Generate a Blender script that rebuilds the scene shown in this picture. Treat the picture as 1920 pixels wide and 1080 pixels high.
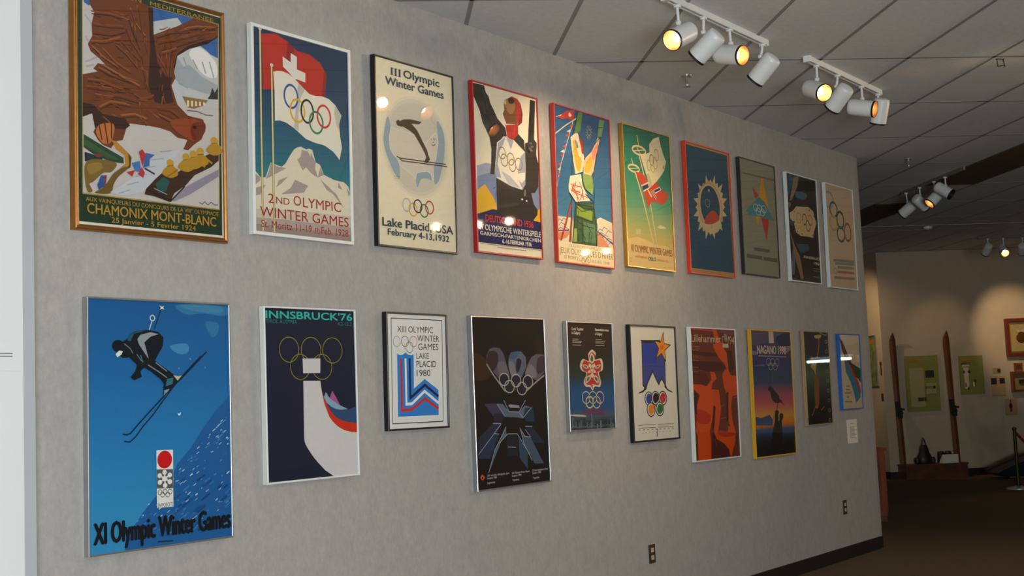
import bpy, math, random
from mathutils import Vector, Matrix
from mathutils.geometry import tessellate_polygon

S = bpy.context.scene
COL = S.collection
for o in list(bpy.data.objects):
    bpy.data.objects.remove(o)

# ------------------------------------------------------------------ camera
cam = bpy.data.cameras.new('camera')
cam.sensor_width = 36.0
cam.lens = 36.0 * 2388.56 / 1920.0
cam.clip_start = 0.05
cam.clip_end = 200
camo = bpy.data.objects.new('camera', cam)
COL.objects.link(camo)
YAW, PIT, ROL = 0.938600418, 0.0897765895, -0.043082662
f = Vector((math.sin(YAW) * math.cos(PIT), math.cos(YAW) * math.cos(PIT), math.sin(PIT)))
r = Vector((math.cos(YAW), -math.sin(YAW), 0))
u = r.cross(f)
r2 = r * math.cos(ROL) + u * math.sin(ROL)
u2 = -r * math.sin(ROL) + u * math.cos(ROL)
M = Matrix(((r2.x, u2.x, -f.x, 0), (r2.y, u2.y, -f.y, -4.2038127), (r2.z, u2.z, -f.z, 1.41793285), (0, 0, 0, 1)))
camo.matrix_world = M
S.camera = camo

# ------------------------------------------------------------------ world, light, exposure
S.view_settings.view_transform = 'Standard'
S.view_settings.look = 'None'
S.view_settings.gamma = 1.0
S.view_settings.use_curve_mapping = False
S.view_settings.exposure = 0.0
W = bpy.data.worlds.new('world')
S.world = W
W.use_nodes = True
W.node_tree.nodes['Background'].inputs[0].default_value = (0.82, 0.66, 0.50, 1)
W.node_tree.nodes['Background'].inputs[1].default_value = 0.055


def area(name, loc, target, sx, sy, power, col):
    l = bpy.data.lights.new(name, 'AREA')
    l.shape = 'RECTANGLE'
    l.size, l.size_y, l.energy, l.color = sx, sy, power, col
    o = bpy.data.objects.new(name, l)
    COL.objects.link(o)
    o.location = loc
    d = Vector(target) - Vector(loc)
    o.rotation_euler = d.to_track_quat('-Z', 'Y').to_euler()
    return o


# daylight from the windows behind and to the left of the camera
area('window_daylight', (-1.3, -6.9, 1.1), (3.8, 0.0, 2.9), 3.6, 1.8, 575, (0.90, 0.97, 1.0))

H = 3.5
GA = math.radians(317.4994858)
A2 = Vector((math.cos(GA), -math.sin(GA)))        # tile-grid direction leading away from the camera
B2 = Vector((math.sin(GA), math.cos(GA)))         # the grid direction across it


def ab(a, b, z=0.0):
    p = A2 * a + B2 * b
    return Vector((p.x, p.y, z))


# ------------------------------------------------------------------ materials
def lin(h):
    if not isinstance(h, str):
        return tuple(h)
    h = h.lstrip('#')
    o = []
    for i in (0, 2, 4):
        c = int(h[i:i + 2], 16) / 255
        o.append(c / 12.92 if c <= .04045 else ((c + .055) / 1.055) ** 2.4)
    return tuple(o)


MATS = {}


def mat(name, col, rough=.5, metal=0.0, nscale=40.0, namt=.06, bump=0.0, stretch=(1, 1, 1), coat=0.0, emit=None, estr=0.0):
    if name in MATS:
        return MATS[name]
    m = bpy.data.materials.new(name)
    m.use_nodes = True
    nt = m.node_tree
    b = nt.nodes['Principled BSDF']
    c = lin(col)
    b.inputs['Roughness'].default_value = rough
    b.inputs['Metallic'].default_value = metal
    b.inputs['Coat Weight'].default_value = coat
    tc = nt.nodes.new('ShaderNodeTexCoord')
    mp = nt.nodes.new('ShaderNodeMapping')
    mp.inputs['Scale'].default_value = stretch
    n = nt.nodes.new('ShaderNodeTexNoise')
    n.inputs['Scale'].default_value = nscale
    n.inputs['Detail'].default_value = 5
    rp = nt.nodes.new('ShaderNodeValToRGB')
    rp.color_ramp.elements[0].position = .3
    rp.color_ramp.elements[1].position = .7
    rp.color_ramp.elements[0].color = tuple(max(0, x * (1 - namt)) for x in c) + (1,)
    rp.color_ramp.elements[1].color = tuple(min(1, x * (1 + namt)) for x in c) + (1,)
    nt.links.new(tc.outputs['Object'], mp.inputs['Vector'])
    nt.links.new(mp.outputs['Vector'], n.inputs['Vector'])
    nt.links.new(n.outputs['Fac'], rp.inputs['Fac'])
    nt.links.new(rp.outputs['Color'], b.inputs['Base Color'])
    if bump:
        bp = nt.nodes.new('ShaderNodeBump')
        bp.inputs['Strength'].default_value = bump
        bp.inputs['Distance'].default_value = .004
        nt.links.new(n.outputs['Fac'], bp.inputs['Height'])
        nt.links.new(bp.outputs['Normal'], b.inputs['Normal'])
    if emit:
        b.inputs['Emission Color'].default_value = lin(emit) + (1,)
        b.inputs['Emission Strength'].default_value = estr
    MATS[name] = m
    return m


def fabric_wall():
    m = bpy.data.materials.new('woven grey wall fabric')
    m.use_nodes = True
    nt = m.node_tree
    b = nt.nodes['Principled BSDF']
    b.inputs['Roughness'].default_value = .95
    b.inputs['Specular IOR Level'].default_value = .15
    tc = nt.nodes.new('ShaderNodeTexCoord')
    col = None
    fac = []
    for sc, st in ((16, (1, 1, .6)), (60, (1, 1, .5)), (240, (1, 1, .6))):
        mp = nt.nodes.new('ShaderNodeMapping')
        mp.inputs['Scale'].default_value = st
        n = nt.nodes.new('ShaderNodeTexNoise')
        n.inputs['Scale'].default_value = sc
        n.inputs['Detail'].default_value = 4
        n.inputs['Roughness'].default_value = .65
        nt.links.new(tc.outputs['Object'], mp.inputs['Vector'])
        nt.links.new(mp.outputs['Vector'], n.inputs['Vector'])
        fac.append(n)
    a1 = nt.nodes.new('ShaderNodeMath'); a1.operation = 'ADD'
    a2 = nt.nodes.new('ShaderNodeMath'); a2.operation = 'MULTIPLY_ADD'
    a2.inputs[1].default_value = .6
    nt.links.new(fac[0].outputs['Fac'], a1.inputs[0])
    nt.links.new(fac[1].outputs['Fac'], a1.inputs[1])
    nt.links.new(fac[2].outputs['Fac'], a2.inputs[0])
    nt.links.new(a1.outputs[0], a2.inputs[2])
    rp = nt.nodes.new('ShaderNodeValToRGB')
    rp.color_ramp.elements[0].position = .30
    rp.color_ramp.elements[1].position = .80
    mr = nt.nodes.new('ShaderNodeMapRange')
    mr.inputs['From Min'].default_value = 0
    mr.inputs['From Max'].default_value = 2.6
    nt.links.new(a2.outputs[0], mr.inputs['Value'])
    nt.links.new(mr.outputs['Result'], rp.inputs['Fac'])
    rp.color_ramp.elements[0].color = lin('#918d89') + (1,)
    rp.color_ramp.elements[1].color = lin('#b4b0aa') + (1,)
    nt.links.new(rp.outputs['Color'], b.inputs['Base Color'])
    bp = nt.nodes.new('ShaderNodeBump')
    bp.inputs['Strength'].default_value = .25
    bp.inputs['Distance'].default_value = .002
    nt.links.new(a2.outputs[0], bp.inputs['Height'])
    nt.links.new(bp.outputs['Normal'], b.inputs['Normal'])
    return m


def print_ink():
    m = bpy.data.materials.new('printed poster ink')
    m.use_nodes = True
    nt = m.node_tree
    b = nt.nodes['Principled BSDF']
    b.inputs['Roughness'].default_value = .6
    b.inputs['Specular IOR Level'].default_value = .2
    at = nt.nodes.new('ShaderNodeAttribute')
    at.attribute_name = 'ink'
    tc = nt.nodes.new('ShaderNodeTexCoord')
    n = nt.nodes.new('ShaderNodeTexNoise')
    n.inputs['Scale'].default_value = 60
    n.inputs['Detail'].default_value = 3
    mr = nt.nodes.new('ShaderNodeMapRange')
    mr.inputs['From Min'].default_value = .3
    mr.inputs['From Max'].default_value = .7
    mr.inputs['To Min'].default_value = .975
    mr.inputs['To Max'].default_value = 1.02
    vm = nt.nodes.new('ShaderNodeVectorMath'); vm.operation = 'SCALE'
    nt.links.new(tc.outputs['Object'], n.inputs['Vector'])
    nt.links.new(n.outputs['Fac'], mr.inputs['Value'])
    nt.links.new(at.outputs['Color'], vm.inputs[0])
    nt.links.new(mr.outputs['Result'], vm.inputs['Scale'])
    nt.links.new(vm.outputs['Vector'], b.inputs['Base Color'])
    return m


def glass_mat():
    m = bpy.data.materials.new('clear picture glass')
    m.use_nodes = True
    nt = m.node_tree
    nt.nodes.remove(nt.nodes['Principled BSDF'])
    out = nt.nodes['Material Output']
    tr = nt.nodes.new('ShaderNodeBsdfTransparent')
    gl = nt.nodes.new('ShaderNodeBsdfGlossy')
    gl.inputs['Roughness'].default_value = .015
    lw = nt.nodes.new('ShaderNodeLayerWeight')
    lw.inputs['Blend'].default_value = .5
    pw = nt.nodes.new('ShaderNodeMath'); pw.operation = 'POWER'
    pw.inputs[1].default_value = 5
    mr = nt.nodes.new('ShaderNodeMapRange')
    mr.inputs['To Min'].default_value = .035
    mr.inputs['To Max'].default_value = 1.0
    nz = nt.nodes.new('ShaderNodeTexNoise')
    nz.inputs['Scale'].default_value = 3
    bp = nt.nodes.new('ShaderNodeBump')
    bp.inputs['Strength'].default_value = .02
    bp.inputs['Distance'].default_value = .001
    mx = nt.nodes.new('ShaderNodeMixShader')
    nt.links.new(lw.outputs['Facing'], pw.inputs[0])
    nt.links.new(pw.outputs[0], mr.inputs['Value'])
    nt.links.new(nz.outputs['Fac'], bp.inputs['Height'])
    nt.links.new(bp.outputs['Normal'], gl.inputs['Normal'])
    nt.links.new(mr.outputs['Result'], mx.inputs['Fac'])
    nt.links.new(tr.outputs[0], mx.inputs[1])
    nt.links.new(gl.outputs[0], mx.inputs[2])
    nt.links.new(mx.outputs[0], out.inputs['Surface'])
    return m


FABRIC = fabric_wall()
INK = print_ink()
GLASS = glass_mat()
TILE = mat('white mineral ceiling tile', '#d3d4d2', .95, 0, 30, .05, .15)
TBAR = mat('grey ceiling grid bar', '#8f8f8c', .6, 0, 20, .04)
DARKTILE = mat('dark brown ceiling panel', '#5c3f24', .9, 0, 12, .2)
CARPET = mat('brown loop carpet', '#685238', 1.0, 0, 140, .35, .5)
PLASTER = mat('cream painted wall', '#b5a48c', .9, 0, 8, .03)
WHITEP = mat('white painted panel', '#d6d9d9', .55, 0, 6, .015)
GREYTRIM = mat('pale grey edge trim', '#aaaeb2', .5, 0, 8, .02)
BLACKV = mat('black vinyl skirting', '#0f1012', .55, 0, 20, .1)
WLAMP = mat('white enamelled metal', '#d9dad8', .38, 0, 20, .02)
BLACKP = mat('black plastic', '#141414', .5, 0, 30, .1)
GOLDREF = mat('gold anodised reflector', '#8f6034', .45, .7, 30, .03)
CARD = mat('cream card', '#ddd5c4', .9, 0, 50, .03)
CHROME = mat('dull chrome', '#b5b5b2', .3, .8, 20, .05)
WOOD = mat('orange varnished wood', '#7e3f1c', .4, 0, 9, .3, 0, (1, 1, .12))
DWOOD = mat('dark brown wood', '#5a331e', .45, 0, 9, .3, 0, (1, .2, 1))
BOARD = mat('grey backing board', '#8a857c', .9, 0, 30, .05)


# ------------------------------------------------------------------ mesh helpers
class MB:
    def __init__(s):
        s.v = []; s.f = []; s.mi = []; s.m = 0

    def face(s, idx):
        s.f.append(tuple(idx)); s.mi.append(s.m)

    def box(s, a, b, T=None):
        n = len(s.v)
        pts = [(x, y, z) for x in (a[0], b[0]) for y in (a[1], b[1]) for z in (a[2], b[2])]
        for q in pts:
            q = Vector(q)
            s.v.append(T @ q if T else q)
        for q in ((0, 1, 3, 2), (4, 6, 7, 5), (0, 4, 5, 1), (2, 3, 7, 6), (0, 2, 6, 4), (1, 5, 7, 3)):
            s.face([n + i for i in q])
        return s

    def prism(s, pts, y0, y1, T=None):
        """outline pts in (x,z), extruded along y"""
        n = len(s.v); k = len(pts)
        for y in (y0, y1):
            for x, z in pts:
                q = Vector((x, y, z)); s.v.append(T @ q if T else q)
        tri = tessellate_polygon([[Vector((x, z, 0)) for x, z in pts]])
        for t in tri:
            s.face([n + i for i in t]); s.face([n + k + i for i in reversed(t)])
        for i in range(k):
            j = (i + 1) % k
            s.face((n + i, n + j, n + k + j, n + k + i))
        return s

    def lathe(s, prof, T=None, seg=32, cap=True):
        """profile (radius, z) about local z"""
        n = len(s.v); k = len(prof)
        for i in range(seg):
            a = 2 * math.pi * i / seg
            for rr, z in prof:
                q = Vector((rr * math.cos(a), rr * math.sin(a), z)); s.v.append(T @ q if T else q)
        for i in range(seg):
            j = (i + 1) % seg
            for q in range(k - 1):
                s.face((n + i * k + q, n + j * k + q, n + j * k + q + 1, n + i * k + q + 1))
        if cap:
            if prof[0][0] > 1e-4: s.face([n + i * k for i in range(seg)][::-1])
            if prof[-1][0] > 1e-4: s.face([n + i * k + k - 1 for i in range(seg)])
        return s

    def tube(s, path, rad, seg=10, T=None):
        path = [Vector(q) for q in path]
        n = len(s.v); rads = rad if isinstance(rad, (list, tuple)) else [rad] * len(path)
        up = Vector((.13, .21, .97)).normalized()
        for i, q in enumerate(path):
            d = (path[min(i + 1, len(path) - 1)] - path[max(i - 1, 0)]).normalized()
            x = d.cross(up)
            if x.length < .05: x = d.cross(Vector((1, 0, 0)))
            x.normalize(); y = d.cross(x)
            for k in range(seg):
                a = 2 * math.pi * k / seg
                w = q + (x * math.cos(a) + y * math.sin(a)) * rads[i]
                s.v.append(T @ w if T else w)
        for i in range(len(path) - 1):
            for k in range(seg):
                j = (k + 1) % seg
                s.face((n + i * seg + k, n + i * seg + j, n + (i + 1) * seg + j, n + (i + 1) * seg + k))
        s.face([n + k for k in range(seg)][::-1])
        s.face([n + (len(path) - 1) * seg + k for k in range(seg)])
        return s

    def rectloft(s, w, h, prof, x0=None, z0=0.0):
        """mitred picture-frame moulding: prof = [(inset, y)]"""
        x0 = -w / 2 if x0 is None else x0
        n = len(s.v); k = len(prof)
        for ins, y in prof:
            for x, z in ((x0 + ins, z0 + ins), (x0 + w - ins, z0 + ins), (x0 + w - ins, z0 + h - ins), (x0 + ins, z0 + h - ins)):
                s.v.append(Vector((x, y, z)))
        for i in range(k - 1):
            for c in range(4):
                d = (c + 1) % 4
                s.face((n + i * 4 + c, n + i * 4 + d, n + (i + 1) * 4 + d, n + (i + 1) * 4 + c))
        for c in range(4):
            d = (c + 1) % 4
            s.face((n + (k - 1) * 4 + c, n + (k - 1) * 4 + d, n + d, n + c))
        return s

    def build(s, name, mats, parent=None, smooth=False):
        me = bpy.data.meshes.new(name)
        me.from_pydata([tuple(q) for q in s.v], [], s.f)
        if not isinstance(mats, (list, tuple)): mats = [mats]
        for m in mats: me.materials.append(m)
        for p_, i in zip(me.polygons, s.mi): p_.material_index = i
        if smooth:
            for p_ in me.polygons: p_.use_smooth = True
            try: me.set_sharp_from_angle(angle=math.radians(35))
            except Exception: pass
        import bmesh
        bm = bmesh.new(); bm.from_mesh(me)
        bmesh.ops.recalc_face_normals(bm, faces=bm.faces)
        bm.to_mesh(me); bm.free()
        o = bpy.data.objects.new(name, me)
        COL.objects.link(o)
        if parent: o.parent = parent
        return o


def tag(o, label=None, cat=None, group=None, kind=None):
    if label: o['label'] = label
    if cat: o['category'] = cat
    if group: o['group'] = group
    if kind: o['kind'] = kind
    return o


def empty(name, loc, rot=(0, 0, 0)):
    o = bpy.data.objects.new(name, None)
    o.empty_display_size = .1
    COL.objects.link(o)
    o.location = loc
    o.rotation_euler = rot
    return o


def structure(name, mb, mats):
    return tag(mb.build(name, mats), kind='structure')


# ------------------------------------------------------------------ the setting
WX0, WX1 = 2.70, 11.115
structure('floor', MB().box((-8, -16, -.1), (34, 16, 0)), CARPET)
c = MB()
c.box((-8, -16, H), (34, 16, H + .1))
c.m = 1
RZ = Matrix.Rotation(math.atan2(A2.y, A2.x), 4, 'Z')   # local x = A, local y = B


def gridbar(a0, a1, b0, b1):
    c.box((a0, b0, H - .002), (a1, b1, H + .01), RZ)


AL = [3.56 + 1.243 * k for k in range(-2, 11)]
BL = [-3.66 - .577 * k for k in range(-3, 20)]
for b in BL:
    gridbar(1.0, 16.1, b - .012, b + .012)
for a in AL:
    if a < 16: gridbar(a - .012, a + .012, -14.6, -1.9)
structure('ceiling', c, [TILE, TBAR])
# dark slots in the tile column that runs past the wall end
for i, (a0, a1) in enumerate(((6.05, 9.77), (11.03, 13.0))):
    structure('trim_%d' % (i + 1), MB().box((a0, -9.40, H - .012), (a1, -8.83, H), RZ), DARKTILE)
structure('trim_3', MB().box((13.02, -14.6, H - .006), (13.08, -9.0, H), RZ), mat('pale ceiling trim', '#a9a498', .9))
structure('wall_left', MB().box((WX0 - 1.9, 0, 0), (WX1, .16, H)), FABRIC)
structure('baseboard_left', MB().box((WX0, -.010, 0), (WX1 + .008, 0, .105)).box((WX1, 0, 0), (WX1 + .008, .16, .105)), BLACKV)
structure('trim_4', MB().box((WX1 - .07, -.004, .105), (WX1 + .004, 0, H)), mat('grey corner strip', '#99938d', .9))
# white partition to the left of the fabric wall, with its edge post
pp = empty('display_partition', (1.6, -.05, 0))
tag(pp, 'white floor-to-ceiling display partition with grey edge post at the far left', 'partition')
MB().box((-.75, -.03, 0), (1.045, .05, H)).build('panel', WHITEP, pp)
MB().box((1.045, -.024, 0), (1.096, .05, H)).build('edge_post', GREYTRIM, pp)
# far walls
structure('wall_far', MB().box((16.15, -24, 0), (16.35, -10.9, H), RZ), PLASTER)
structure('wall_side', MB().box((16.35, -11.1, 0), (21, -10.9, H), RZ), PLASTER)
structure('baseboard_far', MB().box((16.138, -24, 0), (16.15, -10.888, .11), RZ).box((16.15, -10.9, 0), (21, -10.888, .11), RZ), BLACKV)
structure('wall_back', MB().box((-8, -16.1, 0), (34, -16, H)), PLASTER)

# ------------------------------------------------------------------ poster prints
ART = {
 'P1': ([3.2799, 2.1492, 0.7617, 1.0121, 0.0018, 0.0106, 0.0225], [
  ["b","#d6cfbf"],
  ["p","#1d3521",0,[31,16,972,26,960,968,33,967]],
  ["p","#a98238",0,[58,61,960,55,945,861,53,861]],
  ["p","#bdb6b0",0,[63,65,955,59,939,856,58,856]],
  ["p","#2f5f9a",0,[63,79,119,107,101,122,71,113]],
  ["p","#2f5f9a",0,[461,60,954,59,950,221,458,244]],
  ["p","#b9bab9",0,[460,143,503,119,578,99,667,76,691,93,707,103,698,147,771,176,821,171,863,183,897,198,950,206,945,397,454,458]],
  ["p","#9da1a6",0,[638,286,663,243,703,277,744,264,785,280,826,300,947,325,946,361,858,372,693,358,629,332]],
  ["p","#e0dcd6",1,[745,211,821,179,930,224,937,290,860,295,794,264]],
  ["s","#8f949a",5.9,0,[769,237,802,273]],
  ["s","#8f949a",5.9,0,[836,238,860,285]],
  ["s","#8f949a",5.9,0,[887,230,919,298]],
  ["s","#8f949a",5.9,0,[704,237,727,273]],
  ["s","#8f949a",5.9,0,[668,351,733,363]],
  ["p","#22302a",0,[870,393,892,368,905,340,922,359,947,332,945,386]],
  ["p","#8a6a3c",0,[692,403,874,398,844,424,772,447,731,446]],
  ["p","#d8cba8",0,[725,416,739,416,738,442,725,442]],
  ["p","#d8cba8",0,[753,415,767,414,766,438,753,438]],
  ["p","#d8cba8",0,[782,413,795,413,794,433,781,433]],
  ["p","#d8cba8",0,[810,412,823,411,823,429,809,429]],
  ["p","#d8cba8",0,[838,410,852,410,851,424,838,424]],
  ["s","#57504c",4.4,0,[723,459,797,455,855,463,906,460]],
  ["s","#a9a2a2",7.8,0,[76,161,115,192]],
  ["s","#a9a2a2",7.8,0,[79,245,106,278]],
  ["s","#a9a2a2",7.8,0,[74,347,152,317]],
  ["s","#a9a2a2",7.8,0,[81,365,130,349]],
  ["p","#6a3518",0,[91,69,108,118,132,142,115,192,119,238,92,275,108,301,159,321,198,343,152,341,123,366,148,375,59,398,57,564,114,544,133,600,120,615,148,644,176,660,226,669,256,638,300,628,323,578,346,557,406,555,467,553,545,554,608,561,655,581,724,583,711,602,694,625,727,627,773,596,823,570,847,530,838,486,821,483,730,481,658,442,620,368,649,332,637,306,663,238,737,197,864,157,953,110,954,59,782,58,666,112,506,173,502,60,310,45]],
  ["p","#35190f",0,[473,65,504,65,506,178,527,282,581,334,629,332,612,369,634,435,562,454,508,451,466,398,481,230]],
  ["p","#35190f",0,[58,507,121,508,178,539,316,541,346,566,315,584,257,588,155,597,130,598,114,544,57,564]],
  ["p","#2b130b",0,[953,107,864,142,738,184,663,228,638,286,633,327,663,238,746,196,872,157,953,114]],
  ["s","#84481c",5.4,0,[112,141,234,130,323,134]],
  ["s","#35190f",4.4,0,[116,151,239,140,327,145]],
  ["s","#7c3d17",7.3,0,[118,187,219,180,308,168]],
  ["s","#42200f",4.4,0,[122,197,223,190,312,179]],
  ["s","#75361a",5.4,0,[121,219,233,211,322,182]],
  ["s","#35190f",4.4,0,[125,230,237,221,327,193]],
  ["s","#8f5222",7.3,0,[110,258,189,248,292,216]],
  ["s","#42200f",4.4,0,[114,269,193,259,296,227]],
  ["s","#965a28",5.4,0,[117,276,181,309,275,338]],
  ["s","#35190f",4.4,0,[121,286,185,319,279,348]],
  ["s","#84481c",7.3,0,[181,276,261,321,349,346]],
  ["s","#42200f",4.4,0,[186,286,265,331,354,357]],
  ["s","#7c3d17",5.4,0,[255,245,321,274,395,321]],
  ["s","#35190f",4.4,0,[259,256,325,284,399,331]],
  ["s","#75361a",7.3,0,[292,225,351,260,411,289]],
  ["s","#42200f",4.4,0,[296,236,355,270,415,300]],
  ["s","#8f5222",5.4,0,[152,355,231,372,349,385]],
  ["s","#35190f",4.4,0,[156,366,235,383,353,396]],
  ["s","#965a28",7.3,0,[180,342,275,366,409,396]],
  ["s","#42200f",4.4,0,[185,352,279,377,413,407]],
  ["s","#84481c",5.4,0,[87,411,180,407,274,423]],
  ["s","#35190f",4.4,0,[91,421,184,418,278,434]],
  ["s","#7c3d17",7.3,0,[80,439,179,436,318,427]],
  ["s","#42200f",4.4,0,[84,450,183,446,322,438]],
  ["s","#75361a",5.4,0,[179,459,281,451,408,459]],
  ["s","#35190f",4.4,0,[183,470,285,462,412,470]],
  ["s","#8f5222",7.3,0,[157,513,229,481,347,480]],
  ["s","#42200f",4.4,0,[161,524,233,492,351,491]],
  ["s","#965a28",5.4,0,[354,85,383,139,451,186]],
  ["s","#35190f",4.4,0,[358,96,388,150,456,197]],
  ["s","#84481c",7.3,0,[400,68,421,152,458,244]],
  ["s","#42200f",4.4,0,[404,79,425,163,462,255]],
  ["s","#7c3d17",5.4,0,[338,122,367,180,412,241]],
  ["s","#35190f",4.4,0,[343,133,372,191,416,252]],
  ["s","#75361a",7.3,0,[323,168,352,216,426,277]],
  ["s","#42200f",4.4,0,[327,179,356,227,431,288]],
  ["s","#8f5222",5.4,0,[426,316,448,371,470,407]],
  ["s","#35190f",4.4,0,[430,327,452,382,474,418]],
  ["s","#965a28",7.3,0,[408,463,422,510,444,546]],
  ["s","#42200f",4.4,0,[412,474,426,521,449,557]],
  ["s","#84481c",5.4,0,[521,175,617,140,748,114]],
  ["s","#35190f",4.4,0,[526,186,622,151,752,126]],
  ["s","#7c3d17",7.3,0,[529,199,657,164,823,112]],
  ["s","#42200f",4.4,0,[533,210,661,175,827,124]],
  ["s","#75361a",5.4,0,[552,220,664,188,848,124]],
  ["s","#35190f",4.4,0,[556,231,669,199,852,135]],
  ["s","#8f5222",7.3,0,[559,238,615,220,656,204]],
  ["s","#42200f",4.4,0,[564,249,620,231,660,215]],
  ["s","#965a28",5.4,0,[698,117,798,91,934,74]],
  ["s","#35190f",4.4,0,[703,128,803,102,939,86]],
  ["s","#84481c",7.3,0,[527,253,574,295,597,331]],
  ["s","#42200f",4.4,0,[532,264,578,306,601,343]],
  ["s","#7c3d17",5.4,0,[615,225,606,281,597,336]],
  ["s","#35190f",4.4,0,[620,236,610,292,601,348]],
  ["s","#75361a",7.3,0,[523,469,610,468,689,498]],
  ["s","#42200f",4.4,0,[527,480,614,479,694,509]],
  ["s","#8f5222",5.4,0,[530,497,609,512,705,521]],
  ["s","#35190f",4.4,0,[535,508,613,523,710,532]],
  ["s","#965a28",7.3,0,[287,530,376,515,452,525]],
  ["s","#42200f",4.4,0,[291,541,381,526,457,536]],
  ["s","#84481c",5.4,0,[178,548,213,563,242,587]],
  ["s","#35190f",4.4,0,[182,559,217,573,246,598]],
  ["s","#7c3d17",7.3,0,[370,430,423,447,501,423]],
  ["s","#42200f",4.4,0,[375,441,428,458,505,434]],
  ["s","#7c3d17",2.9,0,[452,198,457,215,461,227]],
  ["s","#7c3d17",2.0,0,[539,317,544,329,549,338]],
  ["s","#84481c",3.9,0,[234,119,259,120,284,118]],
  ["s","#965a28",2.9,0,[563,419,570,436,578,448]],
  ["s","#7c3d17",3.9,0,[271,430,295,433,320,433]],
  ["s","#84481c",3.9,0,[585,279,586,289,586,295]],
  ["s","#35190f",2.9,0,[258,426,278,430,297,431]],
  ["s","#965a28",3.9,0,[368,147,365,157,363,163]],
  ["s","#7c3d17",3.9,0,[858,129,890,117,922,100]],
  ["s","#7c3d17",3.9,0,[589,152,612,148,634,141]],
  ["s","#35190f",3.9,0,[595,379,597,392,600,400]],
  ["s","#7c3d17",2.0,0,[209,472,231,477,253,479]],
  ["s","#965a28",3.9,0,[496,500,516,508,537,512]],
  ["s","#7c3d17",2.9,0,[863,108,885,105,908,98]],
  ["s","#35190f",2.0,0,[168,180,184,182,200,181]],
  ["s","#42200f",2.9,0,[244,430,269,437,294,439]],
  ["s","#75361a",2.0,0,[354,496,377,504,399,508]],
  ["s","#75361a",2.9,0,[158,459,185,457,212,452]],
  ["s","#75361a",3.9,0,[337,223,338,238,338,249]],
  ["s","#42200f",2.9,0,[227,446,242,449,257,448]],
  ["s","#7c3d17",2.0,0,[677,126,692,123,707,116]],
  ["s","#75361a",3.9,0,[589,152,600,147,612,138]],
  ["s","#42200f",2.0,0,[311,228,326,228,340,224]],
  ["s","#35190f",2.9,0,[275,504,288,507,300,506]],
  ["s","#965a28",2.9,0,[709,120,727,112,745,100]],
  ["s","#35190f",2.0,0,[282,429,316,427,351,422]],
  ["s","#7c3d17",3.9,0,[418,464,443,469,468,470]],
  ["s","#42200f",3.9,0,[150,430,180,429,210,424]],
  ["s","#8f5222",2.0,0,[223,449,253,452,283,451]],
  ["s","#84481c",2.0,0,[192,470,216,469,241,465]],
  ["s","#35190f",3.9,0,[156,419,188,423,220,423]],
  ["s","#8f5222",2.9,0,[453,189,455,200,456,207]],
  ["s","#35190f",3.9,0,[253,499,265,502,277,501]],
  ["s","#8f5222",2.9,0,[290,123,312,123,334,120]],
  ["s","#42200f",2.9,0,[239,445,269,444,299,439]],
  ["s","#84481c",2.0,0,[808,104,839,90,870,73]],
  ["s","#35190f",3.9,0,[604,375,610,392,616,405]],
  ["s","#7c3d17",3.9,0,[355,259,359,275,364,287]],
  ["s","#8f5222",2.0,0,[615,470,637,477,659,481]],
  ["s","#42200f",2.9,0,[362,244,359,257,356,265]],
  ["s","#42200f",2.9,0,[111,491,134,492,157,489]],
  ["s","#84481c",2.9,0,[352,418,378,420,403,418]],
  ["s","#35190f",3.9,0,[127,396,144,400,161,400]],
  ["s","#35190f",2.0,0,[213,492,230,497,247,498]],
  ["s","#35190f",3.9,0,[540,245,544,254,548,260]],
  ["s","#42200f",3.9,0,[272,300,293,301,313,298]],
  ["s","#42200f",2.0,0,[551,263,552,280,553,294]],
  ["s","#8f5222",2.9,0,[407,527,428,535,451,539]],
  ["s","#42200f",2.0,0,[235,406,260,407,284,405]],
  ["s","#35190f",2.0,0,[309,460,323,464,337,465]],
  ["s","#42200f",2.9,0,[441,372,443,391,446,405]],
  ["s","#42200f",2.9,0,[405,456,426,456,447,452]],
  ["s","#35190f",3.9,0,[388,197,391,209,393,217]],
  ["s","#42200f",2.0,0,[692,119,717,110,742,97]],
  ["s","#965a28",2.9,0,[318,266,329,269,341,269]],
  ["s","#965a28",2.9,0,[304,134,327,137,350,137]],
  ["s","#965a28",2.0,0,[270,421,288,424,306,422]],
  ["s","#7c3d17",2.9,0,[281,419,315,416,349,410]],
  ["s","#84481c",2.9,0,[244,153,257,153,270,150]],
  ["s","#8f5222",2.0,0,[565,405,565,415,565,421]],
  ["s","#42200f",2.0,0,[191,378,212,384,233,387]],
  ["s","#965a28",2.0,0,[389,291,391,308,393,321]],
  ["s","#8f5222",2.9,0,[128,233,145,238,162,238]],
  ["s","#42200f",3.9,0,[253,245,272,248,290,246]],
  ["s","#75361a",2.9,0,[417,380,418,397,419,411]],
  ["s","#965a28",2.9,0,[454,331,458,346,462,357]],
  ["s","#965a28",3.9,0,[130,463,151,465,172,463]],
  ["s","#84481c",2.9,0,[317,339,335,339,353,336]],
  ["s","#965a28",2.0,0,[451,372,449,384,449,392]],
  ["s","#8f5222",2.0,0,[359,195,362,206,364,214]],
  ["s","#84481c",2.9,0,[597,214,596,225,595,232]],
  ["s","#75361a",3.9,0,[182,252,208,249,233,244]],
  ["s","#35190f",2.0,0,[538,491,559,497,580,500]],
  ["s","#42200f",3.9,0,[423,277,428,294,432,307]],
  ["s","#42200f",3.9,0,[803,142,825,132,848,119]],
  ["s","#8f5222",2.0,0,[320,371,350,375,381,375]],
  ["s","#35190f",3.9,0,[132,261,147,265,162,265]],
  ["s","#84481c",2.9,0,[247,241,265,244,283,242]],
  ["s","#42200f",2.0,0,[93,496,107,500,122,500]],
  ["s","#8f5222",2.0,0,[514,469,530,470,546,467]],
  ["s","#965a28",2.0,0,[470,489,481,494,492,494]],
  ["s","#965a28",3.9,0,[586,240,586,253,586,261]],
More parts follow.
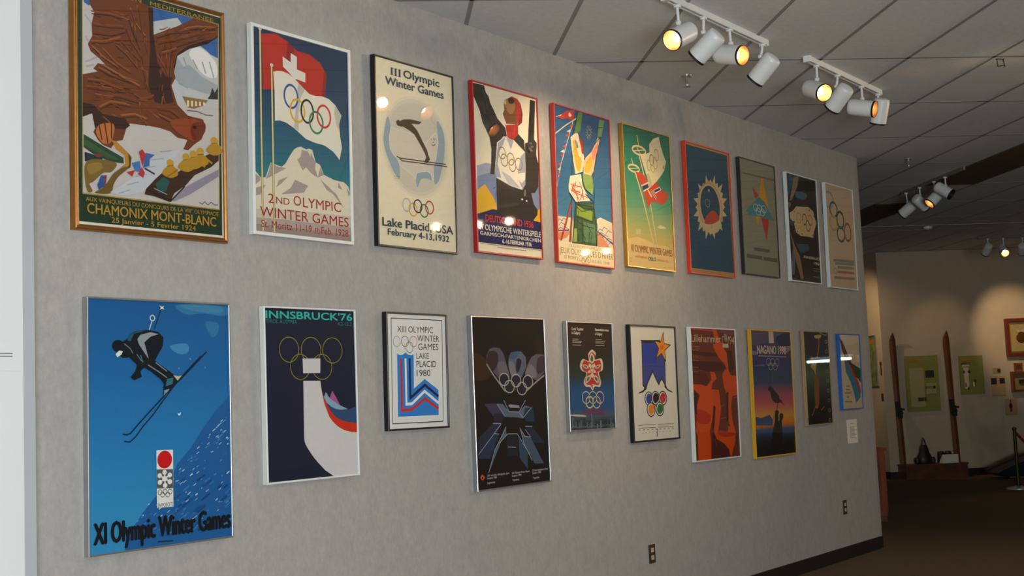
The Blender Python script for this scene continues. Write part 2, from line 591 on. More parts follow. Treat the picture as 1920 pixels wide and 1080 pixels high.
  ["s","#7c3d17",3.9,0,[545,310,546,329,548,344]],
  ["s","#35190f",2.0,0,[312,380,332,382,353,381]],
  ["s","#35190f",2.0,0,[547,422,545,431,544,437]],
  ["s","#8f5222",2.0,0,[224,486,244,491,264,493]],
  ["s","#42200f",2.9,0,[540,371,543,383,546,391]],
  ["s","#84481c",2.0,0,[263,152,280,156,298,156]],
  ["s","#42200f",2.9,0,[311,243,333,244,356,241]],
  ["s","#42200f",2.0,0,[645,168,669,156,693,140]],
  ["s","#42200f",2.9,0,[321,477,341,479,361,476]],
  ["s","#84481c",2.9,0,[250,416,270,418,290,415]],
  ["s","#965a28",2.9,0,[134,266,147,268,159,267]],
  ["s","#84481c",3.9,0,[558,374,556,388,554,398]],
  ["s","#84481c",3.9,0,[873,137,901,129,930,117]],
  ["s","#84481c",3.9,0,[695,155,715,151,734,143]],
  ["s","#965a28",2.9,0,[164,419,181,421,198,418]],
  ["s","#75361a",2.0,0,[269,515,280,519,292,519]],
  ["s","#35190f",2.9,0,[259,471,279,474,299,473]],
  ["s","#7c3d17",2.9,0,[580,146,598,138,616,126]],
  ["s","#42200f",2.9,0,[220,475,233,476,246,473]],
  ["s","#35190f",2.9,0,[809,110,836,100,863,85]],
  ["s","#8f5222",2.0,0,[613,219,614,235,615,247]],
  ["s","#965a28",2.0,0,[446,196,444,210,442,220]],
  ["s","#35190f",2.0,0,[124,471,142,477,161,478]],
  ["s","#35190f",2.0,0,[199,314,222,318,244,318]],
  ["s","#35190f",2.0,0,[105,415,132,417,160,415]],
  ["s","#84481c",3.9,0,[598,193,603,207,608,217]],
  ["s","#7c3d17",2.0,0,[300,486,321,488,342,487]],
  ["s","#84481c",2.0,0,[182,320,196,320,211,316]],
  ["s","#8f5222",2.9,0,[558,303,554,320,550,332]],
  ["s","#965a28",2.0,0,[554,256,550,273,546,286]],
  ["s","#8f5222",3.9,0,[161,310,173,312,184,311]],
  ["s","#42200f",2.9,0,[878,100,897,92,916,79]],
  ["s","#7c3d17",2.0,0,[345,472,369,474,393,473]],
  ["s","#8f5222",2.9,0,[896,101,915,98,935,91]],
  ["s","#8f5222",2.9,0,[344,378,371,380,398,380]],
  ["s","#84481c",2.0,0,[873,92,906,83,939,69]],
  ["s","#42200f",2.9,0,[318,123,330,123,342,119]],
  ["s","#35190f",2.0,0,[589,495,611,504,634,509]],
  ["s","#42200f",2.9,0,[304,418,322,421,341,419]],
  ["s","#42200f",2.0,0,[392,121,394,131,396,137]],
  ["s","#42200f",2.0,0,[612,238,615,255,619,269]],
  ["s","#35190f",2.9,0,[264,144,281,145,299,143]],
  ["s","#42200f",2.0,0,[597,442,621,446,646,446]],
  ["s","#7c3d17",3.9,0,[542,145,561,143,580,136]],
  ["s","#35190f",2.9,0,[381,191,378,201,374,207]],
  ["s","#7c3d17",2.0,0,[335,323,330,339,325,351]],
  ["s","#42200f",2.9,0,[142,443,172,450,203,453]],
  ["s","#965a28",3.9,0,[835,102,849,99,864,91]],
  ["s","#7c3d17",3.9,0,[118,421,139,426,161,427]],
  ["s","#35190f",3.9,0,[228,370,252,372,276,370]],
  ["s","#965a28",3.9,0,[557,421,554,441,550,456]],
  ["s","#75361a",2.0,0,[165,209,188,215,211,216]],
  ["s","#7c3d17",2.9,0,[235,443,259,447,284,448]],
  ["s","#35190f",2.0,0,[371,173,372,184,374,192]],
  ["s","#35190f",2.0,0,[186,375,206,380,227,382]],
  ["s","#7c3d17",3.9,0,[622,142,647,134,673,122]],
  ["s","#35190f",2.9,0,[904,89,935,80,966,66]],
  ["s","#8f5222",2.0,0,[298,146,319,145,339,139]],
  ["s","#84481c",2.0,0,[400,141,398,158,396,172]],
  ["s","#75361a",2.0,0,[443,504,460,506,477,504]],
  ["s","#84481c",2.9,0,[410,325,439,330,467,331]],
  ["s","#35190f",3.9,0,[783,113,800,107,817,98]],
  ["s","#42200f",2.0,0,[553,146,575,138,598,126]],
  ["s","#965a28",2.9,0,[233,534,247,537,262,537]],
  ["s","#35190f",3.9,0,[185,238,202,238,219,235]],
  ["s","#75361a",2.9,0,[227,409,246,415,264,416]],
  ["s","#75361a",2.0,0,[286,187,303,190,320,190]],
  ["s","#35190f",3.9,0,[136,154,151,157,167,156]],
  ["s","#7c3d17",2.0,0,[548,279,551,290,555,296]],
  ["s","#75361a",2.0,0,[710,156,728,154,747,147]],
  ["s","#75361a",3.9,0,[644,156,660,153,675,146]],
  ["s","#35190f",2.0,0,[333,433,351,436,370,434]],
  ["s","#7c3d17",2.0,0,[552,290,552,304,553,313]],
  ["s","#84481c",3.9,0,[399,454,429,454,459,450]],
  ["s","#965a28",3.9,0,[169,430,200,432,232,429]],
  ["s","#42200f",2.9,0,[643,139,662,132,682,122]],
  ["s","#35190f",2.0,0,[121,457,137,460,153,458]],
  ["s","#7c3d17",2.9,0,[215,395,238,394,262,389]],
  ["s","#35190f",3.9,0,[577,205,576,216,576,222]],
  ["s","#75361a",2.0,0,[539,372,536,388,533,400]],
  ["s","#75361a",2.9,0,[92,463,107,466,123,466]],
  ["s","#8f5222",2.0,0,[450,355,453,372,456,385]],
  ["s","#965a28",2.9,0,[177,467,209,465,242,460]],
  ["s","#42200f",2.0,0,[187,504,209,507,231,505]],
  ["s","#965a28",3.9,0,[383,150,383,166,383,177]],
  ["s","#42200f",2.0,0,[447,130,445,141,442,148]],
  ["s","#7c3d17",2.9,0,[575,514,595,517,614,517]],
  ["s","#35190f",3.9,0,[584,285,583,297,581,305]],
  ["p","#8a3d1a",1,[609,517,755,490,838,506,828,552,777,583,736,582,648,557]],
  ["p","#6a2a14",1,[754,515,838,496,845,535,794,576,749,571]],
  ["e","#1a0d08",774,526,14,7,0],
  ["p","#b4672e",1,[134,618,156,583,242,573,227,641,176,655]],
  ["s","#4a2411",5.9,0,[149,575,169,642]],
  ["s","#4a2411",5.9,0,[184,566,205,652]],
  ["s","#4a2411",5.9,0,[228,556,227,631]],
  ["p","#b07a28",0,[227,636,256,638,314,669,343,685,343,723,298,751,276,744,313,721,306,689,255,670]],
  ["p","#5a3a18",0,[329,677,351,694,343,733,298,756,335,724]],
  ["p","#23402a",0,[60,631,176,665,299,699,302,722,211,722,118,703,59,681]],
  ["p","#33552f",0,[60,644,154,676,277,711,197,709,59,672]],
  ["p","#1c2f33",0,[64,699,175,711,161,726,66,735]],
  ["p","#7a2b2b",0,[118,703,154,697,175,706,140,712]],
  ["p","#775c26",1,[69,744,125,721,254,724,225,762,174,771,117,809,92,820,110,846,81,851,65,804]],
  ["p","#8f7230",1,[83,748,153,732,167,754,96,783]],
  ["p","#6a5122",1,[298,737,328,739,268,777,239,808,216,847,124,852,174,827,203,801,239,766]],
  ["p","#2d4f82",0,[161,781,193,778,185,821,146,839,138,821]],
  ["p","#8f3036",0,[181,780,197,777,189,821,184,822]],
  ["p","#b9bcc0",0,[216,842,342,780,410,750,495,675,686,622,573,716,493,786,401,832,282,851]],
  ["s","#8f969c",3.4,0,[267,843,341,823]],
  ["s","#8f969c",3.4,0,[319,806,394,787]],
  ["s","#8f969c",3.4,0,[372,768,448,751]],
  ["s","#8f969c",3.4,0,[425,730,502,714]],
  ["s","#8f969c",3.4,0,[480,691,558,677]],
  ["s","#8f969c",3.4,0,[535,652,614,639]],
  ["p","#b02f33",0,[396,666,419,653,442,672,419,723]],
  ["p","#34609a",0,[442,666,499,668,466,688,465,717,422,728]],
  ["p","#3f6ea8",0,[350,715,403,702,411,748,372,745]],
  ["p","#b02f33",0,[414,726,434,746,423,769,389,757]],
  ["p","#b02f33",0,[316,754,372,742,353,770]],
  ["s","#3a3230",7.8,0,[433,729,498,747]],
  ["p","#8a8390",0,[937,688,936,718,731,811,625,848,601,845,715,777]],
  ["p","#3a2416",0,[439,812,501,766,572,721,636,730,684,711,834,642,939,604,938,650,883,683,765,728,707,773,626,814,597,853,492,837,431,834]],
  ["p","#23504c",0,[501,786,556,752,595,768,571,809,523,822]],
  ["s","#17110d",5.9,0,[447,814,601,848,699,779]],
  ["s","#9aa0a2",2.9,0,[493,805,578,823]],
  ["p","#ab8020",1,[545,738,585,705,636,708,652,736,599,753]],
  ["e","#bb9026",601,692,24,16,0],
  ["s","#7a5a12",3.4,0,[581,706,623,700]],
  ["p","#ab8020",1,[652,704,693,671,746,673,762,701,708,719]],
  ["e","#bb9026",710,657,24,16,0],
  ["s","#7a5a12",3.4,0,[689,671,732,665]],
  ["p","#ab8020",1,[703,688,744,654,798,657,814,685,759,703]],
  ["e","#bb9026",761,640,25,16,0],
  ["s","#7a5a12",3.4,0,[740,655,784,649]],
  ["p","#ab8020",1,[750,673,792,639,847,641,863,670,808,687]],
  ["e","#bb9026",809,624,25,16,0],
  ["s","#7a5a12",3.4,0,[788,639,832,633]],
  ["p","#ab8020",1,[850,617,893,582,948,584,965,613,908,631]],
  ["e","#bb9026",910,568,26,16,0],
  ["s","#7a5a12",3.4,0,[889,582,934,576]],
  ["s","#8a6414",5.9,0,[580,750,652,714]],
  ["s","#ab8020",8.8,0,[792,661,841,687]],
  ["s","#ab8020",8.8,0,[842,646,892,667]],
  ["s","#4a4340",2.9,0,[796,838,816,846,833,833,858,845,879,832,904,842,928,839]],
  ["t","AUX VAINQUEURS DU CONCOURS DE LA VIII° OLYMPIADE","#b08330",69,931,870,887,0],
  ["t","CHAMONIX MONT-BLANC","#b08330",77,913,892,933,0.012],
  ["t","25 Janvier - 5 Fevrier 1924","#b08330",222,768,939,960,0.01],
  ["t","MEDITERRANEE","#b08330",481,916,38,56,0],
  ["t","LYON","#b08330",276,423,38,56,0],
 ]),
 'P2': ([4.121, 2.2027, 0.6352, 0.9502, -0.0039, 0.0121, 0.0155], [
  ["g",[[0,"#12304f"],[0.35,"#15405e"],[0.6,"#1f6478"],[0.75,"#2a7a80"],[1,"#2a7a80"]]],
  ["p","#b52a1e",0,[105,40,240,20,356,42,451,77,572,77,683,106,751,157,727,273,565,281,457,237,340,199,224,203,221,294,113,307]],
  ["p","#8a1d18",0,[355,43,419,65,418,103,386,102,382,142,342,134]],
  ["p","#8f2018",0,[727,133,751,157,727,273,693,274]],
  ["p","#d9d6ca",0,[305,123,384,142,386,95,447,107,445,169,530,177,528,224,443,218,419,223,367,195,309,173]],
  ["p","#ded8c6",0,[213,210,245,202,298,196,361,201,446,228,511,255,565,276,631,279,699,273,767,278,835,302,900,348,872,398,881,458,898,511,870,578,847,563,802,540,712,518,611,514,524,504,454,479,406,462,332,444,269,439,222,446,223,308]],
  ["p","#b9b5a8",0,[457,232,521,259,476,310,452,388,454,473,406,460,432,337]],
  ["p","#bdb8a9",0,[835,302,900,348,872,398,881,441,843,401,822,348]],
  ["e","#2a4f97",382,310,66,56,10.2],
  ["e","#d9a514",444,373,70,55,10.2],
  ["e","#2a2220",542,366,61,56,10.2],
  ["e","#2f7f4f",632,412,68,53,10.2],
  ["e","#c02f36",712,373,68,55,10.2],
  ["p","#d9cfb6",0,[26,701,51,714,76,728,101,728,126,724,174,650,231,658,283,661,315,645,364,599,402,568,435,554,473,547,522,556,555,549,586,553,619,611,663,620,701,666,808,684,912,687,958,706,1028,739,1016,1000,18,987]],
  ["p","#a2968f",0,[480,562,543,564,596,621,641,687,573,671,519,644,485,663,433,614,466,598]],
  ["p","#a2968f",0,[174,651,231,663,325,665,219,702,126,734,158,690]],
  ["p","#a2968f",0,[250,729,339,705,275,743,223,765]],
  ["p","#a2968f",0,[408,714,537,733,493,771,268,796,364,757]],
  ["p","#a2968f",0,[661,691,828,754,906,820,794,756,726,740]],
  ["p","#a2968f",0,[639,685,701,667,663,632]],
  ["p","#a2968f",0,[571,569,619,613,607,647,564,591]],
  ["p","#a2968f",0,[854,692,893,727,847,720]],
  ["p","#a2968f",0,[935,707,1004,741,956,755]],
  ["p","#a2968f",0,[31,716,71,728,75,743,29,767]],
  ["p","#a2968f",0,[34,782,125,760,73,810,33,818]],
  ["p","#c7b9a6",0,[21,880,287,867,610,861,1022,856,1016,1000,18,987]],
  ["p","#ab9b90",0,[20,921,286,914,608,915,1020,912,1016,1000,18,987]],
  ["p","#968479",0,[19,951,284,948,607,950,1018,950,1016,1000,18,987]],
  ["s","#8f7a4a",12.2,0,[90,21,90,518,94,980]],
  ["s","#d4c88e",7.1,0,[90,21,90,518,94,980]],
  ["e","#cfc9b4",90,18,16,8,0],
  ["s","#8f7a4a",12.2,0,[195,183,197,507,199,979]],
  ["s","#d4c88e",7.1,0,[195,183,197,507,199,979]],
  ["e","#cfc9b4",196,180,16,8,0],
  ["t","2","#9c2a26",145,200,797,844,0.0],
  ["t","ND","#9c2a26",220,349,808,842,0],
  ["t","O","#9c2a26",388,463,789,839,0],
  ["t","LYMPIC","#9c2a26",481,873,792,842,0],
  ["t","WINTER GAMES","#9c2a26",66,951,862,912,0.0],
  ["t","St. Moritz 11-19","#9c2a26",76,564,926,962,0],
  ["t","th","#9c2a26",591,643,930,954,0],
  ["s","#9c2a26",2.5,0,[586,961,645,961]],
  ["t","Feb. 1928","#9c2a26",662,945,925,962,0],
 ]),
 'P3': ([4.9221, 2.2114, 0.6216, 0.9577, -0.0019, 0.0123, 0.009], [
  ["b","#e2d7ba"],
  ["e","#d9d0b8",504,445,426,276,0],
  ["e","#cec6b3",502,446,400,260,0],
  ["e","#c4beae",500,446,374,242,0],
  ["p","#8fa2ab",1,[104,406,151,313,189,367,171,410,171,478,213,511,258,528,282,563,282,629,241,619,183,576,106,479]],
  ["p","#8fa2ab",1,[773,276,848,318,870,388,850,488,777,604,724,624,714,549,746,492,761,452,786,390]],
  ["p","#8aa0ab",1,[484,616,505,585,626,563,676,574,693,610,623,605,547,616,500,662]],
  ["p","#cbc3b2",0,[189,364,474,381,623,412,689,372,755,342,786,390,761,452,748,492,704,533,715,603,693,609,673,574,626,564,499,582,482,616,412,589,286,560,258,528,213,511,171,478,171,410]],
  ["s","#ded8ca",2.6,1,[189,364,474,381,623,412,689,372,755,342,786,390,761,452,748,492,704,533,715,603,693,609,673,574,626,564,499,582,482,616,412,589,286,560,258,528,213,511,171,478,171,410]],
  ["s","#ded8ca",2.6,0,[189,364,474,381,623,412]],
  ["e","#463626",284,335,29,16,0],
  ["p","#463626",0,[306,321,343,310,429,300,504,300,575,300,540,317,446,323,513,351,585,409,639,452,647,473,671,496,635,520,591,519,620,492,612,476,558,433,474,376,413,362,340,349,298,353]],
  ["s","#5a5a52",3.1,0,[688,380,701,390]],
  ["s","#5a5a52",3.1,0,[721,371,720,385]],
  ["s","#5a5a52",3.1,0,[747,374,733,387]],
  ["e","#5a5a52",716,398,6,4,0],
  ["s","#5a5a52",4.6,0,[693,412,714,418,745,407]],
  ["s","#463626",5.6,0,[252,514,282,522,875,507]],
  ["s","#463626",5.6,0,[288,525,318,534,894,518]],
  ["s","#8d8878",2.6,0,[214,623,282,623]],
  ["s","#8d8878",2.6,0,[214,634,276,632]],
  ["e","#b2aeb4",359,766,49,34,7.2],
  ["e","#d6a81e",438,786,50,34,7.2],
  ["e","#2a2422",498,764,50,34,7.2],
  ["e","#3a6e4a",576,784,50,34,7.2],
  ["e","#bb2e34",646,762,51,34,7.2],
  ["t","III","#33454b",205,319,46,84,0.02],
  ["s","#33454b",4.1,0,[201,48,234,48]],
  ["s","#33454b",4.1,0,[199,84,232,84]],
  ["s","#33454b",4.1,0,[246,48,280,47]],
  ["s","#33454b",4.1,0,[244,84,278,84]],
  ["s","#33454b",4.1,0,[293,47,327,47]],
  ["s","#33454b",4.1,0,[291,84,325,83]],
  ["t","Olympic","#33454b",358,814,38,82,0.035],
  ["t","Winter Games","#33454b",134,867,98,142,0.035],
  ["t","Lake Placid, USA","#33454b",59,944,846,892,0.035],
  ["t","February 4-13,1932","#33454b",120,888,902,937,0.032],
 ]),
 'P4': ([5.712, 2.2346, 0.6188, 0.949, 0.0002, 0.0088, 0.009], [
  ["b","#e6dac0"],
  ["p","#9aa3b5",0,[42,497,172,470,369,470,985,420,1014,539,989,782,26,837]],
  ["p","#7785a6",0,[43,559,367,497,975,520,1006,616,989,782,26,837]],
  ["p","#d8a828",0,[36,639,148,597,260,662,308,706,312,742,31,775]],
  ["p","#d8a828",0,[878,767,943,697,998,688,992,776]],
  ["p","#1c2152",0,[18,779,253,736,372,739,864,767,993,771,1005,940,4,940]],
  ["p","#e6dac0",0,[4,941,1005,939,998,1005,0,997]],
  ["p","#2c2723",0,[12,15,185,13,208,53,246,70,269,109,318,146,367,189,432,215,484,236,500,283,424,306,348,334,328,410,300,497,291,530,229,531,250,469,261,379,238,313,141,233,108,169,27,94]],
  ["s","#4d4a4f",6.1,0,[165,26,192,86]],
  ["s","#4d4a4f",6.1,0,[207,63,213,147]],
  ["s","#4d4a4f",6.1,0,[262,189,297,233]],
  ["s","#4d4a4f",6.1,0,[341,187,351,228]],
  ["p","#1d1c1a",0,[888,20,971,21,931,267,828,293]],
  ["s","#55534f",4.0,0,[959,24,925,265]],
  ["p","#2c2723",0,[316,548,520,580,712,591,772,551,852,600,888,668,946,697,939,730,864,768,316,763]],
  ["p","#2c2723",0,[602,295,675,250,770,285,777,355]],
  ["p","#2c2723",0,[782,300,855,285,928,262,973,283,955,356,988,414,974,553,910,596,767,606,766,470]],
  ["e","#77705f",875,292,23,6,0],
  ["e","#77705f",895,312,23,6,0],
  ["e","#77705f",858,326,23,6,0],
  ["e","#77705f",878,336,23,6,0],
  ["p","#7a4a2a",0,[479,71,500,63,599,32,680,49,691,107,666,197,500,208,451,154,478,124,470,93]],
  ["p","#a87648",1,[483,76,569,50,649,79,617,126,561,143,495,117]],
  ["p","#d9b98a",0,[472,74,507,65,508,94,477,90]],
  ["p","#3a2217",1,[542,50,625,44,622,71,553,79]],
  ["s","#4a2a1c",4.0,0,[475,111,515,118]],
  ["p","#b32a20",0,[599,32,681,38,734,64,760,122,745,178,679,206,644,134,671,71]],
  ["p","#7d2018",0,[734,64,760,122,745,178,679,206,728,136]],
  ["p","#b32a20",0,[486,217,680,195,677,255,587,303,507,288]],
  ["s","#7a1c16",5.0,0,[553,224,581,297]],
  ["s","#d0473a",4.0,0,[623,217,617,277]],
  ["p","#ded8c8",0,[361,338,452,287,601,300,763,356,776,469,758,552,712,591,534,579,322,547,302,507]],
  ["p","#9aa0ae",0,[361,338,479,288,441,336,377,385,343,462,389,542,316,543,302,507]],
  ["p","#9aa0ae",0,[486,290,601,303,555,358]],
  ["p","#9aa0ae",0,[776,360,776,469,758,552,712,591,636,513,704,388,755,362]],
  ["p","#ded8c8",0,[582,506,765,481,761,525,702,551]],
  ["p","#aeb2ba",0,[393,500,526,521,685,584,494,572]],
  ["e","#7d6c40",414,392,52,35,6.1],
  ["e","#7d6c40",446,432,52,36,6.1],
  ["e","#7d6c40",545,418,52,36,6.1],
  ["e","#7d6c40",566,454,52,36,6.1],
  ["e","#7d6c40",667,438,53,36,6.1],
  ["s","#cfcabb",5.0,0,[754,587,744,626]],
  ["e","#e6e2d6",700,649,16,5,0],
  ["e","#e6e2d6",770,654,14,5,0],
  ["s","#2a2a44",3.0,0,[264,615,304,601]],
  ["s","#2a2a44",3.0,0,[305,628,298,670]],
  ["t","DEUTSCHLAND 1936","#c8402c",136,862,772,814,0.015],
  ["t","IV OLYMPISCHE WINTERSPIELE","#e6e0d0",49,976,830,865,0.01],
  ["t","GARMISCH-PARTENKIRCHEN","#e6e0d0",49,973,874,896,0.01],
  ["t","6.-16.FEBRUAR 1936","#e6e0d0",370,820,904,929,0.02],
  ["s","#8b8370",3.5,0,[48,947,596,943,968,946]],
  ["s","#8b8370",3.5,0,[292,957,733,958]],
 ]),
 'P5': ([6.4882, 2.2279, 0.6283, 0.9542, -0.0082, 0.0126, 0.008], [
  ["g",[[0,"#2a5580"],[0.5,"#33688f"],[0.7,"#3f7a98"],[0.75,"#cdbf9a"],[1,"#d9c9a2"]]],
  ["s","#cfd0c0",5.2,0,[363,-2,325,100,194,270,83,408,31,526]],
  ["p","#c2493a",0,[269,122,338,100,327,124]],
  ["p","#d8cdb8",0,[218,160,287,137,276,161]],
  ["p","#c2493a",0,[184,190,252,168,241,192]],
  ["p","#5a6f96",0,[159,230,227,208,216,232]],
  ["p","#c2493a",0,[142,264,210,242,199,266]],
  ["p","#d8cdb8",0,[103,300,171,278,160,302]],
  ["p","#c2493a",0,[87,325,154,304,144,327]],
  ["p","#5a6f96",0,[63,362,130,341,119,364]],
  ["p","#c2493a",0,[47,384,113,364,103,387]],
  ["p","#d8cdb8",0,[37,417,104,396,93,420]],
  ["p","#c2493a",0,[27,450,94,429,83,452]],
  ["p","#5a6f96",0,[18,477,84,456,74,480]],
  ["p","#c23a30",0,[32,86,170,49,230,25,363,-1,353,74,233,73,153,85]],
  ["p","#e2d8c6",0,[260,45,287,28,301,40,322,43,292,60,270,57]],
  ["p","#e2d8c6",0,[39,84,148,57,125,70]],
  ["s","#c9c3a0",7.3,0,[23,193,200,124,425,48]],
  ["s","#b7b394",3.6,0,[637,122,677,118]],
  ["s","#b7b394",3.6,0,[634,129,667,143]],
  ["s","#b7b394",3.6,0,[625,135,643,162]],
  ["s","#b7b394",3.6,0,[615,138,611,172]],
  ["s","#b7b394",3.6,0,[604,137,581,168]],
  ["s","#b7b394",3.6,0,[597,133,561,153]],
  ["s","#b7b394",3.6,0,[594,126,555,131]],
  ["s","#b7b394",3.6,0,[598,120,565,106]],
  ["s","#b7b394",3.6,0,[606,114,589,86]],
  ["s","#b7b394",3.6,0,[617,111,620,77]],
  ["s","#b7b394",3.6,0,[628,112,650,80]],
  ["s","#b7b394",3.6,0,[635,116,671,95]],
  ["s","#2f4a38",8.3,0,[428,12,334,159,288,433]],
  ["s","#23402e",11.4,0,[829,30,818,143,673,378,633,475]],
  ["p","#ddcfae",0,[280,191,364,156,416,150,447,213,517,300,475,395,347,422,310,302]],
  ["p","#cfae3a",1,[315,215,365,221,411,292,467,320,431,394,366,378]],
  ["p","#8f8a92",1,[353,200,396,207,415,243,378,247]],
  ["p","#a33a2e",0,[444,169,508,196,515,283,471,276]],
  ["s","#2b4534",6.2,0,[416,150,508,196,514,294]],
  ["p","#dcb89a",0,[772,142,809,155,730,263,673,378,576,442,489,405,496,328,544,296,654,248]],
  ["p","#d2ab32",1,[541,335,621,284,664,313,596,385,513,392]],
  ["p","#d98a6a",1,[653,259,752,188,764,226,680,306]],
  ["p","#5f8a4a",0,[433,12,508,5,457,138,356,156]],
  ["p","#6f9a5e",0,[807,22,906,17,843,129,769,142]],
  ["s","#22382a",4.7,0,[747,83,865,68]],
  ["s","#2b4534",5.2,0,[505,311,803,144]],
  ["s","#2b4534",5.2,0,[340,429,475,398,461,473]],
  ["p","#e0d3b8",0,[251,441,444,414,467,489,594,575,324,600,228,548,220,508]],
  ["p","#7f9a56",0,[474,406,647,408,664,476,639,544,481,496]],
  ["p","#d9cdb0",0,[15,712,243,707,243,872,2,870]],
  ["p","#d9cdb0",0,[705,688,767,672,1016,695,1015,863,688,867]],
  ["p","#cf8a68",0,[7,812,235,793,160,840,9,864]],
  ["p","#cf8a68",0,[704,775,787,787,935,867,688,867]],
  ["s","#4a4a80",4.1,0,[5,752,49,728,104,738]],
  ["s","#4a4a80",4.1,0,[76,742,120,718,176,728]],
  ["s","#4a4a80",4.1,0,[31,771,75,747,131,758]],
  ["s","#4a4a80",4.1,0,[15,803,59,780,114,791]],
  ["s","#4a4a80",4.1,0,[99,798,144,774,200,785]],
  ["s","#4a4a80",4.1,0,[704,773,753,748,813,759]],
  ["s","#4a4a80",4.1,0,[783,757,831,732,893,743]],
  ["s","#4a4a80",4.1,0,[858,774,908,749,970,761]],
  ["s","#4a4a80",4.1,0,[793,806,842,781,904,792]],
  ["s","#4a4a80",4.1,0,[854,825,903,800,965,811]],
  ["s","#4a4a80",4.1,0,[898,844,948,819,1010,831]],
  ["s","#4a4a80",4.1,0,[717,794,766,769,827,780]],
  ["s","#3f3f78",7.3,0,[22,803,207,789]],
  ["s","#3f3f78",8.3,0,[712,769,848,800,986,837]],
  ["p","#3d5a38",0,[332,602,653,590,709,726,695,865,250,869,323,696]],
  ["p","#7f9a3a",0,[366,624,633,643,612,705,346,684]],
  ["p","#5a7d56",0,[461,720,670,728,674,848,464,849]],
  ["p","#8fa04a",0,[280,774,353,770,331,856,273,860]],
  ["s","#1f3524",6.7,0,[331,605,297,741,258,866]],
  ["s","#1f3524",6.7,0,[653,587,671,717,680,864]],
  ["s","#1f3524",6.7,0,[331,696,641,714]],
  ["s","#1f3524",6.7,0,[433,700,433,861]],
  ["s","#1f3524",6.7,0,[560,779,538,856]],
  ["s","#1f3524",6.7,0,[338,610,483,637,665,624]],
  ["s","#1f3524",6.7,0,[470,459,510,505,642,538]],
  ["s","#1f3524",6.7,0,[228,548,332,602]],
  ["s","#1f3524",6.7,0,[507,538,654,576]],
  ["s","#c8543c",6.7,0,[320,482,273,529,418,534]],
  ["s","#c8543c",6.7,0,[409,469,464,525,414,582]],
  ["s","#c8543c",6.7,0,[275,507,359,543,369,591]],
  ["s","#c8543c",6.7,0,[450,515,474,578]],
  ["s","#c8543c",6.7,0,[261,492,318,504]],
  ["s","#1f3524",4.7,0,[336,631,437,656,649,625]],
  ["s","#1f3524",4.7,0,[378,655,340,749,360,860]],
  ["s","#1f3524",4.7,0,[505,728,604,787,567,865]],
  ["s","#1f3524",4.7,0,[300,709,429,743,638,752]],
  ["s","#1f3524",4.7,0,[397,767,481,827,462,863]],
  ["s","#1f3524",4.7,0,[338,607,653,584]],
  ["s","#1f3524",4.7,0,[352,614,651,614]],
  ["s","#1f3524",4.7,0,[666,448,675,519,661,581]],
  ["s","#cf5c44",5.2,0,[275,496,451,498]],
  ["s","#cf5c44",5.2,0,[351,469,316,531,399,589]],
  ["s","#cf5c44",5.2,0,[258,535,417,550,565,560]],
  ["s","#b03c2c",16.6,0,[266,607,59,861]],
  ["s","#b03c2c",15.6,0,[259,690,207,864]],
  ["s","#23402e",6.2,0,[269,566,229,862]],
  ["p","#e2d2aa",0,[-39,867,243,869,687,868,1047,861,1032,1013,-50,997]],
  ["t","LA SUISSE VOUS APPELLE AUX","#857b5c",195,823,876,894,0],
  ["t","JEUX OLYMPIQUES D'HIVER","#5f5942",27,975,901,940,0.0],
  ["t","ST MORITZ","#7d7458",106,342,950,972,0.01],
  ["t","30.I.-8.II. 1948","#7d7458",571,901,957,977,0.0],
  ["e","#77705c",388,958,32,18,3.1],
  ["e","#77705c",462,958,32,18,3.1],
  ["e","#77705c",528,960,33,18,3.1],
  ["e","#77705c",430,972,32,18,3.1],
  ["e","#77705c",497,974,33,18,3.1],
 ]),
 'P6': ([7.2732, 2.2517, 0.621, 0.9324, -0.0031, 0.0078, 0.008], [
  ["g",[[0,"#1d6a55"],[0.3,"#2a7d66"],[0.55,"#5a9a72"],[0.72,"#a9ad6a"],[0.82,"#c9b066"],[1,"#dcb86e"]]],
  ["p","#ddbf80",0,[-12,808,229,782,455,801,639,823,832,819,1091,844,1066,1014,-35,1001]],
  ["p","#d9cfae",0,[649,690,723,672,803,678,850,689,720,699]],
  ["p","#c9bd84",0,[205,732,312,726,299,763,200,768]],
  ["s","#a58a52",14.8,0,[334,193,512,486,639,823]],
  ["s","#ddc58e",9.9,0,[334,193,512,486,636,824]],
  ["s","#a58a52",16.8,0,[241,328,371,496,576,827]],
  ["s","#ddc58e",10.9,0,[241,328,371,496,573,827]],
  ["s","#ddc58e",7.9,0,[305,58,341,134]],
  ["s","#ddc58e",7.9,0,[170,234,210,278]],
  ["e","#ddc58e",339,164,136,30,12.8],
  ["s","#ddc58e",6.4,0,[215,178,478,148]],
  ["s","#ddc58e",6.4,0,[294,144,365,190]],
  ["e","#ddc58e",214,302,112,24,11.9],
  ["s","#ddc58e",5.4,0,[108,313,321,292]],
  ["p","#dccfa6",0,[771,24,803,85,844,136,909,196,859,265,771,316,703,348,567,424,509,391,470,330,403,251,357,191,474,178,558,157,559,98,647,52]],
  ["p","#c3b48c",0,[567,424,509,391,470,330,504,306,575,364]],
  ["p","#c58a6a",0,[881,220,860,254,828,252,848,228]],
  ["e","#b04a34",699,166,45,42,5.9],
  ["e","#3a352c",595,210,41,39,5.9],
  ["e","#8f8468",530,253,38,37,5.9],
  ["e","#b59a34",664,226,45,44,5.9],
  ["e","#c9a83a",611,270,35,27,5.9],
  ["p","#c8482c",0,[242,321,393,325,437,343,487,376,360,410,283,356]],
  ["p","#c8482c",0,[400,452,537,415,670,362,760,403,925,434,877,487,776,521,682,509,555,515,471,560,432,502]],
  ["p","#e2d6b4",0,[352,411,495,376,537,415,400,454]],
  ["p","#2f3f6a",0,[366,417,493,389,513,414,386,445]],
